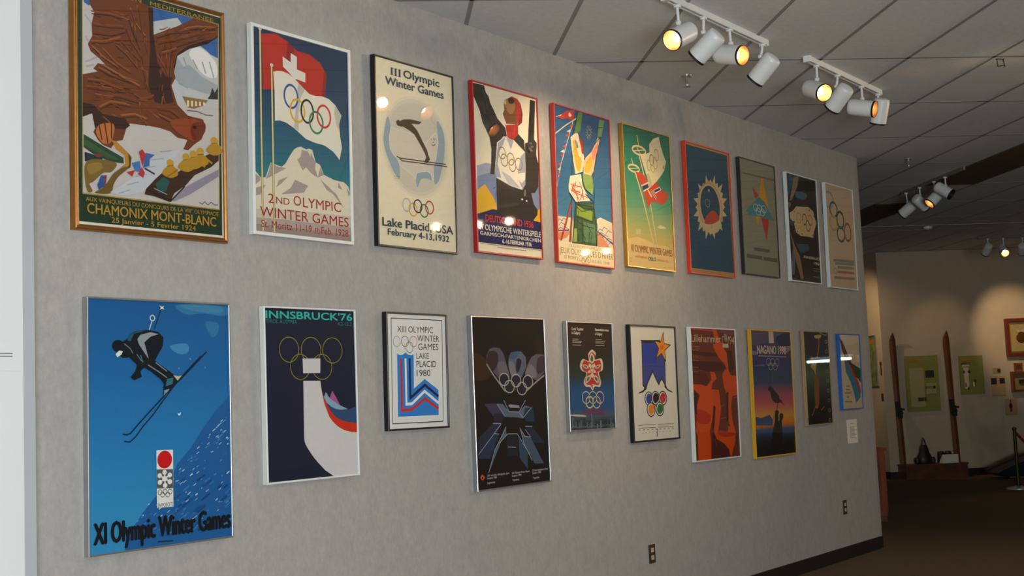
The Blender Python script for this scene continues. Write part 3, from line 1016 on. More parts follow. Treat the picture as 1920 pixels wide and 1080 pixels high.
  ["p","#e2d6b4",0,[590,430,737,392,774,413,642,450]],
  ["p","#2f3f6a",0,[605,431,736,400,759,412,635,442]],
  ["s","#e2d6b4",10.9,0,[473,425,559,480]],
  ["s","#e2d6b4",16.8,0,[550,430,661,486]],
  ["s","#2f3f6a",7.9,0,[550,430,661,486]],
  ["t","VI OLYMPIC WINTER GAMES","#9c5f20",85,952,838,889,0.005],
  ["t","14-25 FEBRUARY","#c9683c",165,415,914,930,0],
  ["t","OSLO","#3b6253",429,592,910,939,0.02],
  ["t","NORWAY 1952","#c9683c",617,856,920,936,0],
  ["e","#a98a58",69,950,21,14,3.0],
 ]),
 'P7': ([8.1393, 2.2569, 0.682, 0.9303, -0.0008, 0.0078, 0.009], [
  ["b","#b08852"],
  ["p","#184a62",0,[24,24,957,23,983,960,38,959]],
  ["p","#c9b083",0,[849,445,794,474,887,511,773,525,786,561,722,570,764,637,667,613,649,651,594,639,575,716,520,660,478,691,445,661,373,727,373,656,318,671,316,632,212,671,264,603,212,599,240,560,130,563,221,515,184,493,235,465,149,430,254,415,242,381,302,371,262,307,355,329,372,291,426,302,445,224,499,278,542,247,575,276,649,206,649,279,706,262,708,303,820,260,763,331,820,335,789,376,908,372,809,422]],
  ["e","#b58f62",512,469,272,193,0],
  ["e","#c9b083",512,463,248,174,0],
  ["e","#184359",508,461,218,159,0],
  ["p","#c9b083",0,[304,602,519,599,713,559,755,594,651,655,492,678,373,651]],
  ["p","#b5432f",1,[365,601,419,541,565,491,686,523,697,554,534,598]],
  ["s","#8a5a3a",5.0,0,[529,582,513,636]],
  ["e","#8fa08a",448,442,52,30,4.0],
  ["e","#a9b49a",494,340,19,11,0],
 ]),
 'P8': ([8.9506, 2.2984, 0.622, 0.8861, -0.0003, 0.0087, 0.008], [
  ["b","#878770"],
  ["p","#c78c1e",0,[633,93,697,235,778,388,522,314,546,236]],
  ["p","#b02f2a",0,[332,229,507,298,408,330]],
  ["p","#b02f2a",0,[539,480,776,481,680,685]],
  ["p","#c78c1e",0,[399,489,529,475,419,570]],
  ["p","#3d7f88",0,[509,307,651,337,936,495,452,480,150,492,197,470,125,457,332,376]],
  ["e","#c2cbc2",406,408,62,30,5.7],
  ["e","#c2cbc2",510,410,64,30,5.7],
  ["e","#c2cbc2",640,408,64,31,5.7],
  ["e","#c2cbc2",476,440,63,30,5.7],
  ["e","#c2cbc2",585,439,64,31,5.7],
  ["s","#5f6050",12.4,0,[85,132,512,128,976,125]],
  ["s","#57584a",24.8,0,[300,772,746,771]],
  ["s","#57584a",28.6,0,[93,841,512,842]],
  ["s","#57584a",28.6,0,[557,845,950,844]],
 ]),
 'P9': ([9.7744, 2.2889, 0.612, 0.883, -0.0007, 0.0091, 0.01], [
  ["b","#14110f"],
  ["p","#2f5068",1,[31,8,313,1,219,102,46,225,14,162]],
  ["p","#8a7a66",0,[270,32,429,-3,369,113,173,249,95,265]],
  ["p","#3f5f7a",1,[321,161,650,158,580,219,311,217]],
  ["p","#5f6a6a",0,[1,272,147,283,82,331]],
  ["p","#d0b283",0,[74,375,192,346,295,300,488,292,686,279,858,312,887,367,945,420,840,505,808,565,591,564,397,569,249,545,190,455,83,429]],
  ["e","#5a4530",228,354,19,6,0],
  ["e","#5a4530",719,310,20,7,0],
  ["e","#5a4530",288,536,20,6,0],
  ["e","#5a4530",438,550,20,6,0],
  ["e","#5a4530",793,541,20,7,0],
  ["e","#5a4530",870,356,20,6,0],
  ["e","#b8894a",359,406,66,47,8.8],
  ["e","#4a3a28",544,406,67,48,8.8],
  ["e","#b0504a",733,402,68,48,8.8],
  ["e","#c9a83a",444,467,66,47,8.8],
  ["e","#4a6a4a",650,462,68,48,8.8],
  ["p","#26455a",0,[41,454,231,442,163,501,54,485]],
  ["p","#244a60",0,[210,651,617,635,644,694,365,736]],
  ["p","#8a6a48",0,[45,535,187,674,323,754,416,969,320,973,166,783]],
  ["p","#5a646a",1,[107,699,162,805,119,937,15,898]],
  ["t","INNSBRUCK","#d6c9a8",453,1029,746,772,0.03],
  ["t","1964","#d6c9a8",778,1011,792,820,0.03],
  ["s","#6a5f4d",7.8,0,[750,857,971,856]],
  ["s","#6a5f4d",7.8,0,[746,879,966,879]],
  ["s","#6a5f4d",7.8,0,[735,935,955,936]],
 ]),
 'P10': ([10.5692, 2.2747, 0.6293, 0.8994, 0.0012, 0.0106, 0.01], [
  ["b","#cdb596"],
  ["e","#93a09a",133,158,150,76,20.7],
  ["e","#3f5f66",281,242,126,70,20.7],
  ["e","#bba055",254,373,134,67,20.7],
  ["e","#2f3f40",506,330,120,80,20.7],
  ["e","#4a6a58",498,470,129,70,20.7],
  ["e","#b5443a",750,436,114,85,20.7],
  ["s","#8f8f80",22.8,0,[179,735,930,716]],
  ["s","#8f8f80",22.8,0,[236,761,923,745]],
  ["s","#8f8f80",22.8,0,[312,795,893,785]],
  ["s","#b07a52",22.8,0,[302,841,905,831]],
  ["s","#a08060",22.8,0,[166,900,901,887]],
  ["e","#8f8070",220,835,58,25,6.2],
 ]),
 'L1': ([3.2964, 0.9078, 0.7052, 0.9825, -0.0019, 0.0074, 0.0065], [
  ["g",[[0,"#17588f"],[0.3,"#1c669f"],[0.6,"#2478ae"],[0.85,"#2f86b5"],[1,"#2f86b5"]]],
  ["p","#2f739f",1,[617,14,1005,14,964,53,801,46,680,54]],
  ["p","#3f80a5",1,[635,13,917,11,935,43,726,37]],
  ["p","#2f739f",1,[819,83,915,87,914,125,865,147]],
  ["p","#3f86b0",1,[559,187,677,176,685,213,612,218]],
  ["p","#1c5b96",0,[1018,396,953,422,885,458,807,517,741,571,694,611,602,669,556,723,441,798,371,844,311,889,269,945,235,1006,1013,1045,1029,521]],
  ["s","#8fb6d0",2.0,0,[824,574,838,568]],
  ["s","#b9cdd8",3.5,0,[923,507,939,499]],
  ["s","#4f8cb9",5.0,0,[710,880,720,876]],
  ["s","#8fb6d0",2.0,0,[445,831,466,822]],
  ["s","#b9cdd8",2.0,0,[716,898,736,890]],
  ["s","#4f8cb9",3.5,0,[933,554,956,544]],
  ["s","#8fb6d0",3.5,0,[654,792,663,788]],
  ["s","#4f8cb9",2.0,0,[820,917,841,909]],
  ["s","#3f7cb0",5.0,0,[520,896,541,888]],
  ["s","#8fb6d0",3.5,0,[968,579,980,574]],
  ["s","#b9cdd8",2.0,0,[942,554,963,544]],
  ["s","#3f7cb0",5.0,0,[433,925,449,918]],
  ["s","#b9cdd8",5.0,0,[962,578,973,574]],
  ["s","#4f8cb9",5.0,0,[693,667,707,661]],
  ["s","#3f7cb0",2.0,0,[942,649,965,639]],
  ["s","#8fb6d0",5.0,0,[646,887,657,883]],
  ["s","#b9cdd8",2.0,0,[584,744,596,739]],
  ["s","#4f8cb9",2.0,0,[772,596,785,590]],
  ["s","#3f7cb0",3.5,0,[772,951,791,943]],
  ["s","#b9cdd8",5.0,0,[598,948,611,943]],
  ["s","#4f8cb9",3.5,0,[501,761,517,754]],
  ["s","#3f7cb0",2.0,0,[823,607,840,600]],
  ["s","#8fb6d0",2.0,0,[741,613,749,610]],
  ["s","#4f8cb9",2.0,0,[459,931,472,926]],
  ["s","#3f7cb0",2.0,0,[712,661,720,658]],
  ["s","#8fb6d0",5.0,0,[654,830,676,821]],
  ["s","#8fb6d0",3.5,0,[537,823,559,814]],
  ["s","#b9cdd8",2.0,0,[970,584,986,577]],
  ["s","#4f8cb9",2.0,0,[727,663,749,653]],
  ["s","#3f7cb0",2.0,0,[622,685,633,680]],
  ["s","#8fb6d0",3.5,0,[918,767,932,761]],
  ["s","#b9cdd8",5.0,0,[887,531,910,520]],
  ["s","#3f7cb0",5.0,0,[527,929,547,920]],
  ["s","#8fb6d0",2.0,0,[596,821,604,818]],
  ["s","#b9cdd8",2.0,0,[506,905,527,896]],
  ["s","#3f7cb0",5.0,0,[636,862,656,854]],
  ["s","#b9cdd8",3.5,0,[489,828,502,822]],
  ["s","#3f7cb0",5.0,0,[536,930,543,927]],
  ["s","#b9cdd8",5.0,0,[507,756,516,752]],
  ["s","#4f8cb9",3.5,0,[788,702,801,696]],
  ["s","#3f7cb0",2.0,0,[825,564,847,554]],
  ["s","#8fb6d0",3.5,0,[594,743,607,737]],
  ["s","#b9cdd8",2.0,0,[531,881,551,873]],
  ["s","#3f7cb0",5.0,0,[578,859,598,851]],
  ["s","#8fb6d0",2.0,0,[671,661,689,653]],
  ["s","#4f8cb9",5.0,0,[563,735,575,729]],
  ["s","#3f7cb0",2.0,0,[404,865,415,860]],
  ["s","#4f8cb9",3.5,0,[803,614,818,608]],
  ["s","#3f7cb0",3.5,0,[933,512,951,504]],
  ["s","#8fb6d0",3.5,0,[734,718,755,709]],
  ["s","#4f8cb9",3.5,0,[914,569,936,559]],
  ["s","#8fb6d0",3.5,0,[738,636,756,628]],
  ["s","#b9cdd8",2.0,0,[707,701,722,694]],
  ["s","#4f8cb9",5.0,0,[472,772,483,767]],
  ["s","#8fb6d0",3.5,0,[715,765,730,759]],
  ["s","#b9cdd8",5.0,0,[465,848,483,840]],
  ["s","#3f7cb0",5.0,0,[507,892,528,884]],
  ["s","#b9cdd8",2.0,0,[628,853,642,847]],
  ["s","#3f7cb0",5.0,0,[365,901,377,895]],
  ["s","#4f8cb9",5.0,0,[912,674,925,668]],
  ["s","#3f7cb0",2.0,0,[362,843,378,836]],
  ["s","#8fb6d0",2.0,0,[842,634,852,629]],
  ["s","#b9cdd8",2.0,0,[712,766,731,758]],
  ["s","#4f8cb9",2.0,0,[737,887,760,878]],
  ["s","#4f8cb9",5.0,0,[313,888,326,882]],
  ["s","#8fb6d0",5.0,0,[873,837,891,829]],
  ["s","#b9cdd8",3.5,0,[968,605,979,600]],
  ["s","#4f8cb9",3.5,0,[898,586,916,578]],
  ["s","#3f7cb0",3.5,0,[447,873,459,867]],
  ["s","#8fb6d0",2.0,0,[894,617,901,614]],
  ["s","#b9cdd8",3.5,0,[473,878,488,872]],
  ["s","#4f8cb9",5.0,0,[794,667,801,664]],
  ["s","#b9cdd8",3.5,0,[618,745,626,741]],
  ["s","#4f8cb9",5.0,0,[865,730,881,724]],
  ["s","#3f7cb0",3.5,0,[447,804,457,800]],
  ["s","#8fb6d0",5.0,0,[893,526,907,520]],
  ["s","#b9cdd8",3.5,0,[668,801,691,791]],
  ["s","#3f7cb0",2.0,0,[480,797,501,788]],
  ["s","#8fb6d0",3.5,0,[903,522,928,511]],
  ["s","#b9cdd8",2.0,0,[767,782,776,778]],
  ["s","#4f8cb9",5.0,0,[951,852,973,843]],
  ["s","#4f8cb9",3.5,0,[898,577,914,570]],
  ["s","#8fb6d0",3.5,0,[906,603,925,595]],
  ["s","#b9cdd8",2.0,0,[849,634,863,628]],
  ["s","#8fb6d0",2.0,0,[941,508,959,500]],
  ["s","#4f8cb9",3.5,0,[920,738,930,734]],
  ["s","#3f7cb0",5.0,0,[534,950,555,941]],
  ["s","#b9cdd8",5.0,0,[581,868,589,865]],
  ["s","#4f8cb9",3.5,0,[427,870,448,861]],
  ["s","#3f7cb0",3.5,0,[551,727,568,720]],
  ["s","#8fb6d0",3.5,0,[898,794,916,787]],
  ["s","#b9cdd8",2.0,0,[613,756,633,747]],
  ["s","#4f8cb9",5.0,0,[722,937,740,930]],
  ["s","#b9cdd8",5.0,0,[353,866,359,863]],
  ["s","#4f8cb9",2.0,0,[795,751,805,746]],
  ["s","#3f7cb0",2.0,0,[576,777,592,770]],
  ["s","#8fb6d0",5.0,0,[496,770,518,760]],
  ["s","#b9cdd8",3.5,0,[391,825,401,821]],
  ["s","#4f8cb9",2.0,0,[534,736,552,728]],
  ["s","#8fb6d0",3.5,0,[882,572,902,564]],
  ["s","#b9cdd8",5.0,0,[465,830,477,825]],
  ["s","#4f8cb9",2.0,0,[718,650,733,644]],
  ["s","#3f7cb0",5.0,0,[810,877,821,872]],
  ["s","#8fb6d0",3.5,0,[816,600,835,592]],
  ["s","#b9cdd8",3.5,0,[858,545,880,535]],
  ["s","#b9cdd8",3.5,0,[895,573,903,570]],
  ["s","#4f8cb9",2.0,0,[857,597,880,588]],
  ["s","#3f7cb0",2.0,0,[611,749,633,739]],
  ["s","#8fb6d0",3.5,0,[801,796,824,787]],
  ["s","#b9cdd8",2.0,0,[893,846,909,840]],
  ["s","#4f8cb9",2.0,0,[517,746,533,739]],
  ["s","#3f7cb0",2.0,0,[916,551,937,542]],
  ["s","#8fb6d0",5.0,0,[484,824,504,816]],
  ["s","#b9cdd8",2.0,0,[912,846,920,843]],
  ["s","#4f8cb9",2.0,0,[627,917,646,909]],
  ["s","#3f7cb0",5.0,0,[549,771,565,764]],
  ["s","#b9cdd8",2.0,0,[636,751,659,741]],
  ["s","#4f8cb9",2.0,0,[445,791,452,788]],
  ["s","#3f7cb0",3.5,0,[949,869,957,865]],
  ["s","#8fb6d0",2.0,0,[719,827,740,818]],
  ["s","#b9cdd8",5.0,0,[697,904,710,899]],
  ["s","#4f8cb9",5.0,0,[763,744,775,739]],
  ["s","#3f7cb0",2.0,0,[689,646,711,636]],
  ["s","#8fb6d0",5.0,0,[918,544,929,539]],
  ["s","#b9cdd8",3.5,0,[783,936,801,928]],
  ["s","#3f7cb0",5.0,0,[345,873,357,868]],
  ["s","#8fb6d0",5.0,0,[831,562,841,557]],
  ["s","#b9cdd8",2.0,0,[882,881,897,875]],
  ["s","#4f8cb9",2.0,0,[625,946,644,938]],
  ["s","#8fb6d0",2.0,0,[736,690,750,684]],
  ["s","#b9cdd8",5.0,0,[959,729,982,719]],
  ["s","#4f8cb9",5.0,0,[693,654,704,649]],
  ["s","#3f7cb0",5.0,0,[958,492,967,488]],
  ["s","#8fb6d0",5.0,0,[630,703,647,696]],
  ["s","#b9cdd8",3.5,0,[741,614,759,606]],
  ["s","#3f7cb0",3.5,0,[888,529,898,524]],
  ["s","#b9cdd8",5.0,0,[686,724,705,716]],
  ["s","#4f8cb9",3.5,0,[619,879,635,873]],
  ["s","#3f7cb0",5.0,0,[880,599,896,592]],
  ["s","#b9cdd8",2.0,0,[520,865,540,856]],
  ["s","#4f8cb9",2.0,0,[551,889,573,880]],
  ["s","#3f7cb0",5.0,0,[603,711,623,702]],
  ["s","#8fb6d0",2.0,0,[769,906,777,903]],
  ["s","#b9cdd8",3.5,0,[625,851,640,844]],
  ["s","#4f8cb9",3.5,0,[597,752,618,743]],
  ["s","#3f7cb0",5.0,0,[981,590,993,585]],
  ["s","#8fb6d0",3.5,0,[448,791,456,787]],
  ["s","#4f8cb9",2.0,0,[963,824,977,818]],
  ["s","#3f7cb0",2.0,0,[675,659,689,653]],
  ["s","#b9cdd8",5.0,0,[633,951,643,947]],
  ["s","#3f7cb0",5.0,0,[983,470,995,465]],
  ["s","#8fb6d0",3.5,0,[607,697,622,690]],
  ["s","#b9cdd8",5.0,0,[723,806,739,800]],
  ["s","#134273",7.0,0,[507,935,581,907]],
  ["s","#2f70a8",7.0,0,[940,868,1000,846]],
  ["s","#174c82",7.0,0,[781,774,843,750]],
  ["s","#134273",7.0,0,[734,878,796,855]],
  ["s","#174c82",7.0,0,[575,872,644,845]],
  ["s","#134273",7.0,0,[738,953,775,939]],
  ["s","#2f70a8",7.0,0,[622,835,703,803]],
  ["s","#174c82",7.0,0,[665,951,748,920]],
  ["s","#134273",7.0,0,[737,748,797,725]],
  ["s","#2f70a8",7.0,0,[943,812,1007,787]],
  ["s","#174c82",7.0,0,[730,873,798,847]],
  ["s","#134273",7.0,0,[931,789,970,774]],
  ["s","#2f70a8",7.0,0,[934,942,1005,916]],
  ["s","#174c82",7.0,0,[709,875,752,859]],
  ["s","#134273",7.0,0,[886,787,920,774]],
  ["s","#2f70a8",7.0,0,[554,925,615,901]],
  ["s","#174c82",7.0,0,[537,827,616,795]],
  ["s","#134273",7.0,0,[595,847,624,836]],
  ["s","#2f70a8",7.0,0,[926,947,996,922]],
  ["s","#174c82",7.0,0,[527,927,573,909]],
  ["s","#134273",7.0,0,[769,829,833,804]],
  ["s","#2f70a8",7.0,0,[932,849,991,827]],
  ["s","#174c82",7.0,0,[614,746,652,731]],
  ["s","#134273",7.0,0,[645,823,681,808]],
  ["s","#2f70a8",7.0,0,[792,755,833,739]],
  ["s","#174c82",7.0,0,[627,847,703,817]],
  ["s","#134273",7.0,0,[506,804,538,792]],
  ["s","#2f70a8",7.0,0,[631,783,678,765]],
  ["s","#174c82",7.0,0,[731,863,764,850]],
  ["s","#134273",7.0,0,[518,827,573,805]],
  ["s","#2f70a8",7.0,0,[827,768,862,754]],
  ["s","#174c82",7.0,0,[503,824,548,806]],
  ["s","#134273",7.0,0,[906,842,959,822]],
  ["s","#2f70a8",7.0,0,[593,904,669,874]],
  ["s","#174c82",7.0,0,[811,922,859,904]],
  ["s","#134273",7.0,0,[628,847,660,835]],
  ["s","#2f70a8",7.0,0,[684,953,732,935]],
  ["s","#174c82",7.0,0,[551,916,587,902]],
  ["s","#16344f",4.5,0,[445,119,500,25]],
  ["p","#d8dcc2",0,[480,20,500,26,516,21,508,30,519,37,500,34,484,39,493,30]],
  ["s","#b9c7cc",4.5,0,[410,122,430,86]],
  ["e","#b4c4c8",433,74,16,11,5.0],
  ["e","#12181f",200,190,40,24,0],
  ["p","#12181f",0,[223,175,265,160,282,142,316,130,393,123,471,129,508,152,503,188,469,224,447,247,486,265,556,294,605,317,614,330,564,358,501,394,506,342,485,324,416,291,373,276,347,291,355,313,304,327,279,314,313,290,324,265,272,235,230,238,197,220]],
  ["p","#d9dccc",0,[182,223,206,208,230,210,222,223,194,235]],
  ["p","#8d9698",0,[328,162,350,143,419,132,475,139,418,150,375,174,404,242,340,184]],
  ["p","#2a5560",0,[260,167,282,144,324,130,384,127,307,139,281,170]],
  ["s","#6a767c",4.0,0,[239,180,281,200,297,220]],
  ["s","#7a868a",4.5,0,[399,265,468,291,529,317]],
  ["s","#7a868a",4.5,0,[451,255,530,291]],
  ["p","#2f6a78",0,[529,322,574,317,569,343,519,353]],
  ["p","#6f98a4",0,[510,368,546,363,528,389,505,394]],
  ["p","#b9b79a",0,[574,307,610,312,646,307,605,330]],
  ["s","#5f8a90",3.0,0,[323,222,356,250]],
  ["s","#5f8a90",3.0,0,[348,225,365,255]],
  ["s","#0f2236",5.5,0,[820,209,674,297,555,364,439,434,318,509,275,538,250,542,225,538]],
  ["s","#0f2236",5.0,0,[777,228,628,317,528,389,430,466,360,512,309,552,271,571,233,567]],
  ["p","#e6ecee",0,[599,460,611,468,625,459,621,471,610,474]],
  ["s","#7fb0cc",3.0,0,[694,236,703,244]],
  ["s","#7fb0cc",3.0,0,[611,276,618,282]],
  ["s","#7fb0cc",3.0,0,[804,273,810,279]],
  ["p","#dcdcd4",0,[449,610,565,612,563,843,450,841]],
  ["e","#c3161c",506,650,51,36,0],
  ["p","#55585a",0,[450,687,563,691,563,768,450,764]],
  ["e","#dcdcd4",504,701,15,10,0],
  ["s","#dcdcd4",6.0,0,[505,727,504,701]],
  ["e","#dcdcd4",540,714,15,10,0],
  ["s","#dcdcd4",6.0,0,[505,727,540,714]],
  ["e","#dcdcd4",540,741,16,10,0],
  ["s","#dcdcd4",6.0,0,[505,727,540,741]],
  ["e","#dcdcd4",507,754,15,10,0],
  ["s","#dcdcd4",6.0,0,[505,727,507,754]],
  ["e","#dcdcd4",471,740,15,10,0],
  ["s","#dcdcd4",6.0,0,[505,727,471,741]],
  ["e","#dcdcd4",470,713,15,10,0],
  ["s","#dcdcd4",6.0,0,[505,727,470,713]],
  ["e","#dcdcd4",504,727,18,11,0],
  ["e","#3a3a3a",471,780,14,10,2.5],
  ["e","#3a3a3a",506,780,14,10,2.5],
  ["e","#3a3a3a",540,781,14,10,2.5],
  ["e","#3a3a3a",488,790,14,10,2.5],
  ["e","#3a3a3a",524,792,14,10,2.5],
  ["t","SAPPORO'72","#2c2c2c",454,560,823,840,0.0],
  ["t","XI Olympic Winter Games","#11141a",36,979,871,956,0.038],
  ["s","#12283a",5.0,0,[452,976,557,980]],
 ]),
 'L2': ([4.1379, 1.11, 0.5822, 0.7796, 0.0027, 0.0072, 0.0085], [
  ["b","#1b2135"],
  ["t","INNSBRUCK'76","#33b5a2",29,966,24,68,0.035],
  ["t","TIROL AUSTRIA","#2a7d78",28,352,74,96,0],
  ["t","4.2-15.2","#2a7d78",797,962,77,100,0],
  ["e","#8d8726",262,246,102,72,3.5],
  ["e","#8d8726",496,247,106,74,3.5],
  ["e","#8d8726",732,249,110,75,3.5],
  ["e","#8d8726",375,345,104,73,3.5],
  ["e","#8d8726",611,346,108,74,3.5],
  ["p","#ccc8c6",0,[401,297,593,297,589,382,403,382]],
  ["p","#ccc8c6",0,[403,426,587,428,601,494,627,568,677,642,721,675,774,703,844,726,925,739,1039,743,1024,1021,709,993,651,966,613,950,537,901,491,868,436,820,408,790,398,767,399,593]],
  ["p","#c9301a",0,[602,494,628,537,680,585,747,644,807,664,867,676,1042,688,1039,743,925,739,844,726,774,703,721,675,677,642,627,568]],
  ["p","#2f4a73",0,[624,523,681,574,770,595,851,602,912,601,991,586,1049,577,1042,688,867,676,807,664,747,644,699,614,661,579]],
  ["p","#84a5b4",0,[645,495,674,522,703,538,791,574,886,600,810,603,750,596,700,582,652,558,620,525]],
  ["p","#a8558e",0,[715,488,753,523,801,577,752,560,685,531]],
  ["s","#4a5568",2.8,0,[28,985,73,984]],
 ]),
 'L3': ([4.8733, 1.306, 0.4669, 0.5814, -0.0031, 0.0137, 0.009], [
  ["b","#dedeD9"],
  ["s","#1d1d1d",4.1,1,[88,52,926,52,905,941,77,941]],
  ["t","XIII OLYMPIC","#262626",180,770,112,168,0],
  ["t","WINTER","#262626",503,872,186,244,0],
  ["t","GAMES","#262626",515,854,258,316,0],
  ["t","LAKE","#262626",480,689,340,394,0],
  ["t","PLACID","#262626",477,810,408,466,0],
  ["t","1980","#262626",479,706,485,544,0],
  ["e","#7f86b0",168,248,56,44,3.0],
  ["e","#2c2c2c",300,246,57,45,3.0],
  ["e","#c2484c",438,246,58,45,3.0],
  ["e","#d8d28a",245,296,57,44,3.0],
  ["e","#4f5a50",370,295,58,45,3.0],
  ["p","#2f80c8",0,[169,351,209,364,257,360,305,341,347,359,400,363,435,354,426,651,609,569,835,666,830,884,165,884]],
  ["s","#c9322e",14.8,0,[227,392,227,831,383,829,608,738,829,832]],
  ["s","#e4e6e6",14.2,0,[301,392,300,781,391,778,601,674,831,780]],
  ["s","#1b2058",14.2,0,[368,391,365,727,404,712,609,620,834,723]],
  ["s","#8a8a86",1.8,0,[471,949,898,946]],
 ]),
 'L4': ([5.6582, 0.9605, 0.6785, 0.9299, 0.0044, 0.0051, 0.008], [
  ["b","#1a1516"],
  ["p","#3a2418",1,[11,219,179,250,228,353,10,361]],
  ["p","#2a1d18",1,[861,126,990,136,986,229,878,207]],
  ["p","#55505c",0,[183,276,190,229,231,190,296,180,373,187,417,219,459,292,482,366,389,396,333,359]],
  ["p","#35262a",1,[191,270,202,229,241,203,323,208,343,250,303,302,254,317]],
  ["p","#6a6468",1,[327,291,402,260,458,297,482,366,389,391]],
  ["p","#5c6272",0,[481,250,515,211,589,203,663,205,722,240,727,293,648,362,550,356,476,297]],
  ["p","#3a5a78",1,[488,240,527,211,632,205,585,242,523,250]],
  ["p","#22222c",1,[597,250,658,261,614,325,578,319]],
  ["p","#77757c",1,[479,271,546,271,576,335,513,355]],
  ["p","#5f5862",0,[700,336,743,283,798,240,877,218,987,225,985,327,873,381,748,358]],
  ["p","#3f3238",1,[887,251,986,235,981,316,878,337]],
  ["p","#7a747a",1,[700,336,769,283,843,305,863,359,761,358]],
  ["s","#9a928c",8.8,0,[186,278,264,338,421,441]],
  ["s","#9a928c",8.8,0,[978,349,833,396,702,445]],
  ["e","#23262f",410,369,60,32,0],
  ["e","#23262f",572,378,62,32,0],
  ["e","#23262f",736,386,63,34,0],
  ["e","#23262f",478,412,60,32,0],
  ["e","#23262f",648,426,62,33,0],
  ["e","#b3afa6",410,369,64,36,5.8],
  ["e","#b3afa6",572,378,66,37,5.8],
  ["e","#b3afa6",736,386,68,38,5.8],
  ["e","#b3afa6",478,412,66,36,5.8],
  ["e","#b3afa6",648,426,67,37,5.8],
  ["p","#3d3a55",0,[133,507,296,507,373,567,371,588,242,579]],
  ["p","#5a6678",0,[301,508,378,513,457,559,591,565,681,527,768,540,637,603,563,596,395,588]],
  ["p","#22384a",0,[680,543,793,541,810,627,684,623,650,590]],
  ["p","#2a2a38",0,[255,564,373,567,356,623,251,615]],
  ["p","#2a2f42",0,[37,699,238,621,344,626,292,673,41,784]],
  ["p","#2c3550",0,[33,804,244,684,314,688,185,821,38,817]],
  ["p","#55626f",0,[248,773,316,730,407,646,409,692,334,731,155,906]],
  ["p","#45566a",0,[594,657,663,712,738,718,912,883,784,879,635,748]],
  ["p","#34475a",0,[565,703,622,747,690,814,681,908,577,835]],
  ["p","#242c3f",0,[669,654,769,657,937,765,772,753]],
  ["p","#22242c",0,[409,692,554,692,554,818,397,821]],
  ["p","#8d929a",0,[449,522,473,517,595,525,605,541,472,536]],
  ["s","#9aa4b2",3.9,0,[301,511,395,583]],
  ["s","#9aa4b2",3.9,0,[392,490,457,559,591,565,691,496]],
  ["s","#9aa4b2",3.9,0,[238,621,344,626]],
  ["s","#9aa4b2",3.9,0,[245,680,309,685]],
  ["s","#9aa4b2",3.9,0,[245,680,343,628]],
  ["s","#9aa4b2",3.9,0,[407,646,324,715,248,773,155,901]],
  ["s","#9aa4b2",3.9,0,[427,688,554,692,623,745]],
  ["s","#9aa4b2",3.9,0,[304,740,427,687]],
  ["s","#9aa4b2",3.9,0,[594,660,663,713,740,717,667,670]],
  ["s","#9aa4b2",3.9,0,[669,652,769,656]],
  ["s","#9aa4b2",3.9,0,[420,764,528,771]],
  ["s","#9aa4b2",3.9,0,[622,747,715,820]],
  ["s","#9aa4b2",3.9,0,[34,792,245,681]],
  ["s","#9aa4b2",3.9,0,[591,567,643,601,768,543]],
  ["s","#9aa4b2",3.9,0,[594,657,646,759,748,859]],
  ["t","XIV zimske olimpijske igre","#b9b7b2",133,423,909,921,0.01],
  ["t","Sarajevo 1984","#b9b7b2",131,256,924,936,0.01],
  ["t","Jugoslavija","#b9b7b2",131,231,950,962,0.01],
  ["t","XIV Olympic Winter Games","#b9b7b2",459,702,912,924,0.01],
  ["t","Sarajevo 1984","#b9b7b2",458,585,928,940,0.01],
  ["t","Yugoslavia","#b9b7b2",461,552,952,965,0.01],
  ["t","XIV Jeux olympiques d'hiver","#b9b7b2",739,966,911,923,0.01],
  ["t","Sarajevo 1984","#b9b7b2",740,862,926,939,0.01],
  ["t","Yougoslavie","#b9b7b2",744,834,955,968,0.01],
  ["p","#c4582a",0,[69,904,105,923,70,942,41,922]],
  ["e","#1a1516",71,924,10,6,0],
 ]),
 'L5': ([6.4703, 1.2339, 0.5089, 0.6496, -0.0019, 0.0107, 0.008], [
  ["g",[[0,"#33221a"],[0.3,"#2c2620"],[0.5,"#2a3634"],[0.65,"#23507d"],[0.8,"#23507d"],[0.86,"#4a5a66"],[0.93,"#2a363c"],[1,"#39444a"]]],
  ["p","#5a3f5e",1,[363,802,684,809,755,863,334,853]],
  ["t","Come Together","#d6cfc0",119,369,54,80,0.02],
  ["t","in Calgary","#d6cfc0",118,297,91,116,0.02],
  ["t","Rassemblez-nous","#d6cfc0",626,926,54,80,0.02],
  ["t","à Calgary","#d6cfc0",622,781,93,119,0.02],
  ["s","#a8a090",3.4,0,[126,162,257,163]],
  ["s","#a8a090",3.4,0,[124,179,328,180]],
  ["s","#a8a090",3.4,0,[123,193,303,194]],
  ["s","#a8a090",3.4,0,[121,216,308,218]],
  ["s","#a8a090",3.4,0,[624,160,762,162]],
  ["s","#a8a090",3.4,0,[622,178,837,179]],
  ["s","#a8a090",3.4,0,[621,192,810,193]],
  ["s","#a8a090",3.4,0,[618,217,816,218]],
  ["p","#c9bc9e",1,[530,257,596,274,616,295,591,348,715,337,757,358,768,401,748,449,670,470,708,555,673,605,574,598,516,635,466,605,369,596,332,552,397,474,297,450,265,401,331,344,456,362,447,301]],
  ["p","#b23034",1,[528,279,583,295,600,313,579,360,683,350,717,369,727,407,710,449,645,467,676,542,647,586,563,580,514,613,473,586,392,578,360,539,416,471,331,449,305,406,360,356,466,372,458,319]],
  ["p","#c9bc9e",1,[524,386,587,346,527,288,464,348]],
  ["p","#4f6656",1,[525,370,560,343,527,308,491,344]],
  ["p","#c9bc9e",0,[540,429,601,414,584,381,520,401]],
  ["p","#c9bc9e",1,[596,429,662,429,714,397,624,403]],
  ["p","#4f6656",1,[616,423,658,422,690,403,636,408]],
